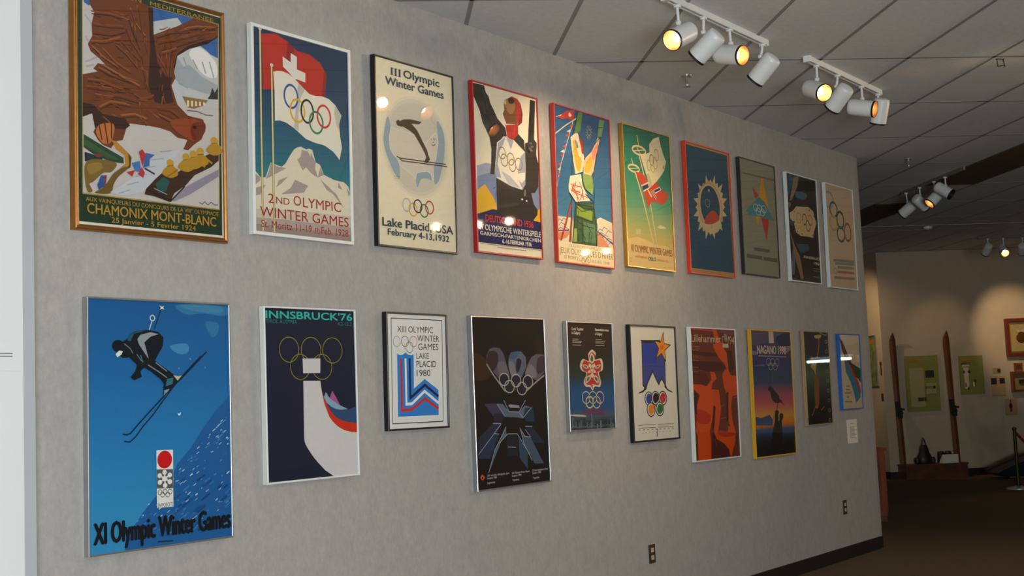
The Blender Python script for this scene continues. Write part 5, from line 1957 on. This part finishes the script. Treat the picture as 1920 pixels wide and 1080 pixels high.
def spotlight(C, ax, stem, label, group, lit=True, power=None, R=.056, L=.185, angle=75, bulb=34.0, blend=.8):
    C = Vector(C); ax = Vector(ax).normalized()
    st = Vector((stem[0], stem[1], H - .0345))
    o = empty('spotlight', st)
    tag(o, label, 'spotlight', group)
    T = Matrix.Translation(C - st) @ axis_rot(ax)
    h = L / 2
    # can: open at +z (mouth), rounded back
    b = MB().lathe([(0, -h), (R * .55, -h), (R * .86, -h + .006), (R * .97, -h + .016), (R, -h + .03), (R, h), (R - .0025, h), (R - .0025, h - .01)], T, 40, cap=False)
    hs = b.build('housing', WLAMP, o, smooth=True)
    rim = MB().lathe([(R + .0012, h - .012), (R + .0012, h + .001), (R - .003, h + .001), (R - .003, h - .012)], T, 40, cap=False)
    rim.build('rim', BLACKP, hs)
    MB().lathe([(R - .003, h - .002), (R * .9, h - .04), (R * .62, h - .095), (R * .45, h - .11)], T, 40, cap=False).build('reflector', GOLDREF if lit else BLACKP, o, smooth=True)
    em = mat('glowing lamp filament', '#fff0d8', .4, emit='#ffdcae', estr=bulb) if lit else mat('dark unlit bulb', '#3a3632', .15)
    MB().lathe([(0, h - .036), (R * .26, h - .038), (R * .40, h - .046), (R * .45, h - .056), (R * .40, h - .105)], T, 32, cap=False).build('bulb', em, o, smooth=True)
    # clip, stem and knuckle
    cb = MB().lathe([(0, -.012), (.018, -.012), (.020, -.009), (.020, 0), (0, 0)], None, 20)
    cb.box((-.034, -.006, -.006), (-.018, .006, .0))
    cb.build('track_clip', WLAMP, o)
    top = C - st + Vector((0, 0, 1)) * 0
    # point on can surface nearest the stem foot
    foot = Vector((0, 0, -.085))
    rel = foot - (C - st)
    along = max(-h * .7, min(h * .7, rel.dot(ax)))
    rad = rel - ax * rel.dot(ax)
    rad = rad.normalized() if rad.length > 1e-4 else Vector((0, 0, 1))
    if rad.z < .2: rad = (Vector((0, 0, 1)) - ax * ax.z).normalized()
    att = (C - st) + ax * along + rad * (R - .001)
    mid = att + rad * .012
    MB().tube([(0, 0, -.010), (mid.x * .15, mid.y * .15, -.03), (mid.x * .8, mid.y * .8, mid.z * .8 - .008), mid], .0075, 12).build('stem', WLAMP, o, smooth=True)
    kn = MB().lathe([(0, -.011), (.010, -.011), (.012, -.008), (.012, .008), (.010, .011), (0, .011)], Matrix.Translation(mid) @ Matrix.Rotation(math.radians(90), 4, 'X'), 20)
    kn.box((mid.x - .007, mid.y - .007, min(att.z, mid.z) - .002), (mid.x + .007, mid.y + .007, max(att.z, mid.z)))
    kn.build('knuckle', WLAMP, o, smooth=True)
    if lit:
        l = bpy.data.lights.new('lamp_light', 'SPOT')
        l.energy = LAMP_POWER if power is None else power
        l.color = (1.0, .72, .42)
        l.spot_size = math.radians(angle)
        l.spot_blend = blend
        l.shadow_soft_size = .03
        lo = bpy.data.objects.new('lamp_light', l)
        COL.objects.link(lo)
        lo.parent = o
        lo.matrix_local = Matrix.Translation(C - st + ax * (h - .02)) @ (-ax).to_track_quat('Z', 'Y').to_matrix().to_4x4()
    return o


track((5.74, -1.08, H), (6.92, -1.08, H), 'white ceiling track holding the nearest group of four spotlights')
track((7.46, -1.12, H), (8.69, -1.12, H), 'white ceiling track holding the second group of four spotlights')
G1 = 'spotlights on the nearest track'
G2 = 'spotlights on the second track'
spotlight((5.874, -1.08, 3.31), (-0.885, 0.147, -0.442), (5.847, -1.08), 'white can spotlight glowing towards the lower left, first on the nearest track', G1, power=30, angle=110)
spotlight((6.165, -1.08, 3.313), (-0.017, 0.804, -0.595), (6.139, -1.08), 'white can spotlight seen from behind, between the two glowing ones of the nearest track', G1, power=60)
spotlight((6.437, -1.08, 3.318), (-0.178, -0.946, -0.271), (6.452, -1.08), 'white can spotlight lying level with glowing mouth to the right, on the nearest track', G1, power=30)
spotlight((6.884, -1.08, 3.321), (0.058, 0.757, -0.651), (6.875, -1.08), 'white can spotlight seen from behind, last on the nearest track', G1, power=50)
spotlight((7.549, -1.12, 3.301), (-0.469, -0.777, -0.42), (7.582, -1.12), 'white can spotlight shining straight out of its round mouth, first on the second track', G2, power=20)
spotlight((7.935, -1.12, 3.317), (0.252, 0.737, -0.627), (7.923, -1.12), 'unlit white can spotlight between the two glowing ones of the second track', G2, lit=False)
spotlight((8.328, -1.12, 3.314), (0.066, -0.964, -0.259), (8.347, -1.12), 'white can spotlight lying level with narrow glowing mouth, on the second track', G2, power=20)
spotlight((8.677, -1.12, 3.347), (0.231, 0.321, -0.919), (8.659, -1.12), 'upright unlit white can spotlight, last on the second track', G2, lit=False)
G3 = 'spotlights on the track beyond the wall end'
track((13.46, .395, H), (12.40, -.577, H), 'thin ceiling track beyond the end of the fabric wall', .55, mat('white enamel greyed for dimness', '#77736b', .5))  # rail colour greyed to stand in for the dim light there
spotlight((13.353, 0.314, 3.288), (0.111, 0.836, -0.538), (13.368, 0.327), 'leftmost unlit spotlight on the track beyond the wall end', G3, lit=False)
spotlight((13.114, 0.095, 3.305), (0.72, -0.40, -0.57), (13.118, 0.098), 'second spotlight from the left on the track beyond the wall end', G3, lit=False)
spotlight((12.86, -0.138, 3.301), (-0.50, 0.54, -0.68), (12.863, -0.136), 'glowing spotlight third along the track beyond the wall end', G3, power=45)
spotlight((12.711, -0.275, 3.34), (-0.02, -0.806, -0.592), (12.674, -0.308), 'spotlight with black unlit mouth at the right of the track beyond the wall end', G3, lit=False)
G4 = 'spotlights on the track by the far wall'
pa = ab(14.45, -11.75, H); pb_ = ab(14.45, -13.9, H)
track(pa, pb_, 'ceiling track in front of the far wall at the right edge', .55, mat('white enamel greyed for dimness', '#77736b', .5))  # same greyed rail, dimness put into its colour
spotlight((18.67, 1.015, 3.312), (0.592, 0.543, -0.595), (18.683, 1.0), 'grey spotlight left of the bright one near the far wall', G4, power=18, angle=46)
spotlight((18.834, 0.835, 3.294), (-0.70, -0.42, -0.577), (18.84, 0.829), 'small bright spotlight in front of the far wall', G4, power=30)
spotlight((19.022, 0.63, 3.301), (0.80, 0.30, -0.52), (19.036, 0.615), 'spotlight at the right picture edge in front of the far wall', G4, power=100, angle=46)

G5 = 'spotlights on the track to the right of the camera'
track((11.05, -3.85, H), (11.05, -5.2, H), 'white ceiling track to the right of the camera, mirrored in the poster glass')


def aimed(C, target, label, group, **k):
    C = Vector(C); d = (Vector(target) - C).normalized()
    return spotlight(C, d, (C.x, C.y), label, group, **k)


aimed((11.05, -5.0, 3.32), (4.2, 0, 2.0), 'lit spotlight nearest the camera on the track to its right', G5, power=150, angle=46)
aimed((11.05, -4.4, 3.32), (5.6, 0, 2.2), 'middle lit spotlight on the track to the right of the camera', G5, power=105, angle=50)
aimed((11.05, -3.98, 3.32), (7.0, 0, 2.0), 'lit spotlight nearest the posters on the track to the right of the camera', G5, power=85, angle=60)
G6 = 'spotlights on the track deep in the room at the right'
track((14.8, -5.0, H), (14.8, -5.9, H), 'white ceiling track deep in the room, right of the picture')
aimed((14.8, -5.45, 3.32), (8.6, 0, 1.6), 'lit spotlight farther from the posters on the track deep in the room', G6, power=125, angle=52)
aimed((14.8, -5.12, 3.32), (10.2, 0, 1.5), 'lit spotlight nearer the posters on the track deep in the room', G6, power=140, angle=52)
q0 = ab(15.3, -9.5, H); q1 = ab(16.1, -9.5, H)
track(q0, q1, 'ceiling track hidden behind the end of the fabric wall')
qq = ab(15.7, -9.5, 3.32)
aimed(qq, ab(16.75, -10.9, 2.0), 'lit spotlight behind the wall end shining on the side wall', 'spotlights behind the wall end', power=75, angle=80)

lc = empty('lit_display_case', (24.45, -6.05, 0), (0, 0, math.radians(-47)))
tag(lc, 'display case with a fluorescent tube, mirrored in the last two lower posters', 'display case')
MB().box((-1.1, 0, 0), (1.1, .5, 1.8)).build('cabinet', DWOOD, lc)
MB().box((-1.1, .1, 1.93), (1.1, .4, 1.96)).box((-1.1, .2, 1.8), (-1.06, .3, 1.93)).box((1.06, .2, 1.8), (1.1, .3, 1.93)).build('canopy', WLAMP, lc)
MB().tube([(-1.0, .08, 1.875), (1.0, .08, 1.875)], .028, 14).build('fluorescent_tube', mat('glowing fluorescent tube', '#f4fff8', .4, emit='#eafff4', estr=8), lc, smooth=True)

# ------------------------------------------------------------------ ceiling fittings


def sprinkler(x, y, label):
    o = empty('sprinkler', (x, y, H))
    tag(o, label, 'sprinkler', 'ceiling sprinklers')
    MB().lathe([(0, 0), (.036, 0), (.034, -.006), (.016, -.010), (0, -.010)], None, 24).build('escutcheon', CHROME, o, smooth=True)
    MB().lathe([(.009, -.009), (.009, -.045), (.012, -.05), (.006, -.06), (.006, -.072), (0, -.072)], None, 16).build('body', CHROME, o, smooth=True)
    d = MB().lathe([(0, -.072), (.020, -.072), (.021, -.075), (0, -.077)], None, 20)
    d.build('deflector', CHROME, o)
    for s_ in (-1, 1):
        MB().tube([(.010 * s_, 0, -.046), (.016 * s_, 0, -.06), (.004 * s_, 0, -.073)], .0022, 8).build('arm', CHROME, o)


sprinkler(7.315, -.334, 'chrome ceiling sprinkler below the nearest spotlight track')
sprinkler(11.559, -.329, 'small dark ceiling sprinkler beyond the end of the fabric wall')
hk = empty('ceiling_hook', (8.44, -2.02, H))
tag(hk, 'small black wire hook hanging from the ceiling at the right', 'hook')
MB().tube([(-.022, .016, 0), (-.020, .015, -.052)], .0035, 8).build('prong', BLACKP, hk)
MB().tube([(.016, -.012, 0), (.022, -.016, -.045), (.026, -.02, -.05)], .0035, 8).build('prong', BLACKP, hk)
MB().tube([(-.03, .022, -.002), (.02, -.015, -.003)], .003, 8).build('crossbar', BLACKP, hk)
MB().tube([(-.022, .016, -.052), (.02, -.015, -.042)], .003, 8).build('crossbar', BLACKP, hk)
sd = empty('smoke_detector', (16.76, 1.22, H))
tag(sd, 'round pale smoke detector on the ceiling beyond the wall end', 'detector')
MB().lathe([(0, 0), (.06, 0), (.058, -.02), (.045, -.035), (0, -.04)], None, 24).build('cover', WLAMP, sd, smooth=True)
MB().lathe([(0, -.038), (.012, -.038), (.01, -.044), (0, -.045)], None, 12).build('test_button', GREYTRIM, sd)

# ------------------------------------------------------------------ far room
SKIW = mat('old brown ski wood', '#64380f', .4, 0, 10, .3, 0, (1, 1, .1))
OLIVE = mat('olive green paper', '#7f803e', .9, 0, 20, .05)
FARA = 16.15
ROTW = math.atan2(-B2.y, -B2.x)          # local x runs to the right along the far wall


def farT(b, z, off=0.0):
    p = ab(FARA - .001 - off, b, z)
    return Matrix.Translation(p) @ Matrix.Rotation(ROTW, 4, 'Z')


# plinth
pl = empty('ski_plinth', (0, 0, 0)); pl.matrix_world = farT(-11.51, 0, .16)
tag(pl, 'low dark wooden plinth holding two old skis against the far wall', 'plinth')
MB().box((-.49, -.15, 0), (.49, .15, .20)).build('body', DWOOD, pl)
MB().box((-.50, -.16, .20), (.50, .158, .222)).build('top_board', DWOOD, pl)


def ski(b, label):
    o = empty('wooden_ski', (0, 0, 0)); o.matrix_world = farT(b, .222, .07) @ Matrix.Rotation(math.radians(-1.4), 4, 'X') @ Matrix.Rotation(math.radians(-.8), 4, 'Y')
    tag(o, label, 'ski', 'old skis on the far wall')
    P = []
    for z, hw, y in ((0, .034, 0), (.3, .036, .0), (.9, .034, .004), (1.5, .037, .0), (1.8, .04, 0), (1.9, .036, -.008), (1.96, .022, -.025), (2.02, .004, -.05)): P.append((z, hw, y))
    b_ = MB(); n = 0
    for z, hw, y in P:
        hw *= 1.3
        for x, yy in ((-hw, y - .006), (0, y - .013), (hw, y - .006), (hw, y + .006), (-hw, y + .006)): b_.v.append(Vector((x, yy, z)))
    for i in range(len(P) - 1):
        for k in range(5):
            j = (k + 1) % 5
            b_.face((i * 5 + k, i * 5 + j, i * 5 + 5 + j, i * 5 + 5 + k))
    b_.face(range(5)); b_.face([len(P) * 5 - 5 + k for k in range(5)][::-1])
    b_.build('ski_blade', SKIW, o)
    bd = empty_part('binding', o)
    return o


def empty_part(name, o):
    b = MB().box((-.045, -.05, .72), (.045, -.008, .86))
    b.box((-.03, -.075, .70), (.03, -.045, .80)).box((-.05, -.035, .86), (.02, -.01, .96)).box((.03, -.07, .82), (.075, -.045, .85))
    q = b.build(name, mat('black leather', '#15130f', .6, 0, 30, .2), o)
    s_ = MB().tube([(-.04, -.05, .76), (-.02, -.09, .78), (.03, -.085, .79), (.045, -.045, .77)], .008, 8)
    s_.build('strap', mat('black leather', '#15130f'), q)
    return q


ski(-11.085, 'dark wooden ski standing left of the large green panel')
ski(-11.955, 'brown wooden ski standing between the two green panels')


def far_card(name, label, cat, b0, b1, z0, z1, m, thick=.006, parts=()):
    w = abs(b1 - b0)
    o = empty(name, (0, 0, 0)); o.matrix_world = farT((b0 + b1) / 2, z0)
    tag(o, label, cat)
    MB().box((-w / 2, -thick, 0), (w / 2, 0, z1 - z0)).build('sheet', m, o)
    h = z1 - z0
    for pn, pm, rects in parts:
        q = MB()
        for x0, x1, y0, y1 in rects: q.box((-w / 2 + x0 * w, -thick - .002, y0 * h), (-w / 2 + x1 * w, -thick, y1 * h))
        q.build(pn, pm, o)
    return o


DKPHOTO = mat('dark photograph', '#26221d', .6, 0, 40, .5)
ORNG = mat('orange print', '#a8692c', .8)
PALE = mat('pale green paper', '#9a9464', .9, 0, 20, .05)
far_card('exhibit_panel', 'large olive green text panel between the two skis', 'panel', -11.24, -11.775, 1.015, 1.872, OLIVE, .012,
         [('text_block', PALE, [(.12, .55, .08, .78), (.60, .9, .30, .50)]), ('heading', ORNG, [(.08, .55, .90, .94)]), ('photograph', DKPHOTO, [(.60, .86, .60, .73)]), ('photograph', DKPHOTO, [(.58, .88, .40, .45)]), ('photograph', DKPHOTO, [(.33, .58, .18, .25)]), ('underline', ORNG, [(.65, .86, .29, .31)])])
far_card('exhibit_panel', 'smaller olive green panel with a figure drawing, right of the skis', 'panel', -12.118, -12.508, 1.243, 1.842, OLIVE, .012,
         [('heading', ORNG, [(.05, .70, .86, .90)]), ('figure_drawing', mat('cream drawing', '#c9b894', .9), [(.12, .42, .72, .80), (.16, .38, .5, .7), (.18, .36, .15, .5), (.5, .65, .2, .38)]), ('hat_drawing', DKPHOTO, [(.10, .44, .76, .82), (.14, .22, .55, .62), (.34, .44, .55, .62), (.2, .25, .2, .3), (.3, .36, .12, .2)]), ('dog_drawing', DKPHOTO, [(.5, .66, .32, .38), (.48, .52, .2, .32), (.6, .64, .2, .32)])])
far_card('small_card', 'small tan card above the two-photo sheet on the far wall', 'card', -12.667, -12.792, 1.555, 1.635, mat('tan card', '#a08058', .9), .006, [('picture', DKPHOTO, [(.55, .95, .1, .8)])])
far_card('photo_sheet', 'tan sheet with two dark photographs below the small card', 'picture', -12.613, -12.85, 1.197, 1.505, mat('tan sheet', '#b3946a', .9), .008, [('photograph', DKPHOTO, [(.03, .42, .6, .92)]), ('photograph', DKPHOTO, [(.62, .97, .62, .9)]), ('caption', ORNG, [(.05, .95, .02, .04)])])
far_card('hanging_strip', 'narrow pale paper strip hanging below the two-photo sheet', 'paper', -12.711, -12.757, .706, 1.20, mat('pale strip', '#b5a68c', .9), .004)
far_card('small_card', 'little cream card with a standing red-brown figure at the right edge', 'card', -12.811, -13.016, .892, 1.149, mat('buff card', '#a88a62', .9), .005, [('standing_figure', mat('maroon figure', '#54201c', .8), [(.42, .56, .2, .75), (.44, .54, .78, .92), (.36, .62, .45, .66)]), ('caption', ORNG, [(.1, .85, .05, .08)])])
far_card('wooden_plaque', 'small square red-brown plaque above the wooden shadow box', 'plaque', -13.013, -13.143, 1.58, 1.696, WOOD, .03, [('plate', DWOOD, [(.2, .8, .2, .8)])])


def far_frame(label, b0, b1, z0, z1, fw, d, mo, mb_, extra):
    w = abs(b1 - b0); h = z1 - z0
    o = empty('shadow_box', (0, 0, 0)); o.matrix_world = farT((b0 + b1) / 2, z0)
    tag(o, label, 'picture frame')
    MB().rectloft(w, h, [(0, 0), (0, -d + .004), (.004, -d), (fw - .004, -d), (fw, -d + .006), (fw, -.012)]).build('frame', mo, o)
    MB().box((-w / 2 + fw - .004, -.014, fw - .004), (w / 2 - fw + .004, 0, h - fw + .004)).build('backing', mb_, o)
    extra(o, w, h)


def medal(o, w, h):
    MB().rectloft(w - .13, h - .13, [(0, -.013), (0, -.03), (.018, -.03), (.018, -.013)], z0=.065).build('inner_moulding', mat('gilt fillet', '#b08a4a', .4, .6), o)
    q = MB().lathe([(0, 0), (.085, 0), (.088, .006), (.08, .012), (.0, .014)], Matrix.Translation((-.03, -.014, h * .5)) @ Matrix.Rotation(math.radians(90), 4, 'X'), 32)
    q.build('medallion', mat('bronze medal', '#8a5a24', .35, .7, 30, .2), o, smooth=True)
    rb = MB().prism([(-.11, h * .66), (-.05, h * .60), (.0, h * .60), (.06, h * .68), (.02, h * .72), (-.03, h * .66), (-.08, h * .72)], -.018, -.0141)
    rb.build('ribbon', mat('white ribbon', '#b8a88c', .9), o)


far_frame('red-brown framed bronze medallion on the far wall at the right edge', -12.905, -13.49, 1.80, 2.395, .05, .07, mat('mahogany frame', '#6a2a1a', .35, 0, 12, .2), mat('tan velvet', '#a8905c', .95), medal)


def relic(o, w, h):
    MB().box((-.05, -.045, .13), (.06, -.014, .19)).build('relic', DKPHOTO, o)


far_frame('small wooden shadow box at the right edge below the plaque', -12.941, -13.30, 1.25, 1.566, .035, .08, WOOD, mat('dull tan backing', '#8a744c', .95), relic)

# bag on the plinth
bg = empty('leather_bag', (0, 0, 0)); bg.matrix_world = farT(-11.395, .226, .15)
tag(bg, 'dark leather bag with tall strap standing on the plinth', 'bag')
LEATH = mat('dark brown leather', '#1d1712', .5, 0, 25, .3, .3)
bb = MB()
rings_ = []
for z, rx, ry in ((0, .10, .07), (.04, .125, .08), (.10, .11, .07), (.17, .075, .05), (.24, .06, .035), (.28, .045, .02)):
    rings_.append((z, rx, ry))
for z, rx, ry in rings_:
    for k in range(20):
        a = 2 * math.pi * k / 20
        bb.v.append(Vector((rx * math.cos(a), ry * math.sin(a), z)))
for i in range(len(rings_) - 1):
    for k in range(20):
        j = (k + 1) % 20
        bb.face((i * 20 + k, i * 20 + j, i * 20 + 20 + j, i * 20 + 20 + k))
bb.face(list(range(20))[::-1]); bb.face([100 + k for k in range(20)])
bb.build('body', LEATH, bg, smooth=True)
for s_ in (-1, 1):
    MB().lathe([(0, -.05), (.03, -.045), (.042, 0), (.03, .045), (0, .05)], Matrix.Translation((.125 * s_, -.01, .045)), 14).build('side_pocket', LEATH, bg, smooth=True)
MB().tube([(-.03, 0, .27), (-.022, 0, .34), (-.004, 0, .39), (.012, 0, .36), (.035, 0, .27)], .008, 8).build('strap', LEATH, bg, smooth=True)
# sign card and goggles
sc = empty('tent_card', (0, 0, 0)); sc.matrix_world = farT(-11.76, .222, .19)
tag(sc, 'pale slanted caption card lying on the plinth right of the bag', 'card')
MB().prism([(-.06, 0), (.07, 0), (.07, .012), (-.06, .13)], -.125, .125, Matrix.Rotation(math.radians(90), 4, 'Z')).build('card', CARD, sc)
gg = empty('goggles', (0, 0, 0)); gg.matrix_world = farT(-11.755, .222, .060)
tag(gg, 'pair of dark goggles behind the pale caption card', 'goggles')
for s_ in (-1, 1):
    MB().lathe([(0, 0), (.05, 0), (.055, .01), (.05, .15), (.038, .17), (0, .172)], Matrix.Translation((.058 * s_, 0, 0)), 18).build('eyecup', LEATH, gg, smooth=True)
MB().box((-.03, -.012, .12), (.03, .012, .14)).build('bridge', LEATH, gg)
# side wall things
sideT = lambda a, z: Matrix.Translation(ab(a, -10.9, z)) @ Matrix.Rotation(math.atan2(-A2.y, -A2.x), 4, 'Z')
sf = empty('framed_picture', (0, 0, 0)); sf.matrix_world = sideT(16.58, 1.43)
tag(sf, 'silver-framed narrow picture on the yellow-lit side wall beyond the wall end', 'picture')
MB().rectloft(.46, .80, [(0, 0), (0, -.022), (.002, -.025), (.016, -.025), (.018, -.022), (.018, -.01)]).build('frame', SILVERF, sf)
MB().box((-.215, -.012, .015), (.215, 0, .785)).build('picture', mat('faded green picture', '#6f7a4a', .7, 0, 9, .5), sf)
q = MB().box((-.19, -.0135, .66), (.19, -.012, .73)); q.build('heading_band', ORNG, sf)
sw = empty('light_switch', (0, 0, 0)); sw.matrix_world = sideT(16.255, 1.20)
tag(sw, 'dark switch plate on the side wall below the hanging gauge', 'switch')
MB().box((-.036, -.006, 0), (.036, 0, .116)).build('plate', mat('brown outlet plate', '#3a2a20'), sw)
MB().box((-.006, -.014, .045), (.006, -.006, .07)).build('toggle', BLACKP, sw)
th = empty('wall_gauge', (0, 0, 0)); th.matrix_world = sideT(16.23, 1.60)
tag(th, 'slim dark gauge hanging on the yellow-lit side wall', 'gauge')
MB().box((-.008, -.012, .02), (.008, 0, .17)).build('stem', BLACKP, th)
MB().lathe([(0, 0), (.028, 0), (.028, .012), (0, .014)], Matrix.Translation((0, 0, .18)) @ Matrix.Rotation(math.radians(90), 4, 'X'), 16).build('dial', DWOOD, th)
MB().lathe([(0, 0), (.018, 0), (.018, .012), (0, .014)], Matrix.Translation((0, 0, .015)) @ Matrix.Rotation(math.radians(90), 4, 'X'), 16).build('foot', DWOOD, th)
# wooden display case just behind the wall end
cb = empty('display_cabinet', (0, 0, 0)); cb.matrix_world = Matrix.Translation(ab(10.9, -8.44, 0)) @ RZ
tag(cb, 'orange varnished wooden cabinet peeping out behind the wall end', 'cabinet')
MB().box((-.60, -.0, .06), (.6, .5, .74)).build('carcass', WOOD, cb)
MB().box((-.62, -.02, .74), (.62, .52, .772)).build('top', WOOD, cb)
MB().box((-.604, .06, .12), (-.60, .46, .69)).build('end_panel', DWOOD, cb)
MB().box((-.60, .01, 0), (.6, .49, .06)).build('plinth', DWOOD, cb)
for x0, x1 in ((-.58, -.02), (.02, .58)):
    d_ = MB().rectloft(x1 - x0, .60, [(0, 0), (0, -.014), (.05, -.014), (.055, -.006), (.055, 0)], x0=x0, z0=.10).build('door', WOOD, cb)
    MB().box((x0 + .05, -.006, .15), (x1 - .05, 0, .65)).build('door_panel', DWOOD, d_)
# stanchion with rope, and the dark sled behind it
st = empty('rope_stanchion', ab(13.35, -11.49, 0))
tag(st, 'thin dark stanchion post with red rope at the right edge', 'stanchion')
BR = mat('tarnished brass', '#38341c', .45, .6, 20, .2)
MB().lathe([(0, 0), (.16, 0), (.16, .015), (.05, .04), (0, .042)], None, 32).build('base', mat('grey steel base', '#a9adb2', .4, .3), st, smooth=True)
MB().lathe([(.022, .04), (.022, .77), (.03, .78), (.03, .80), (.012, .815), (0, .82)], None, 20).build('post', BR, st, smooth=True)
rp0 = Vector((0, 0, .76))
rp1 = ab(0, -1.3, .76)
MB().tube([rp0.lerp(rp1, t) - Vector((0, 0, .42 * 4 * t * (1 - t))) for t in [i / 14 for i in range(15)]], .018, 10).build('rope', mat('dark red rope', '#7a1c1c', .8), st, smooth=True)
sl = empty('bob_sled', (0, 0, 0)); sl.matrix_world = Matrix.Translation(ab(15.3, -12.75, 0)) @ Matrix.Rotation(ROTW, 4, 'Z')
tag(sl, 'dark wedge-nosed sled on the floor by the far wall', 'sled')
MB().prism([(-.66, .09), (-.5, .16), (-.1, .30), (.4, .40), (.9, .42), (.9, .05), (-.5, .03)], -.22, .22).build('cowl', mat('dark navy paint', '#14181f', .4), sl)
MB().prism([(-.62, .115), (-.1, .305), (.4, .405), (.4, .415), (-.12, .32), (-.66, .12)], .19, .225).build('orange_edge', mat('orange edge', '#4f2c17', .6), sl)
for s_ in (-1, 1):
    MB().tube([(-.55, .17 * s_, .10), (-.45, .17 * s_, .02), (-.2, .17 * s_, .012), (.9, .17 * s_, .012)], .012, 8).build('runner', CHROME, sl)
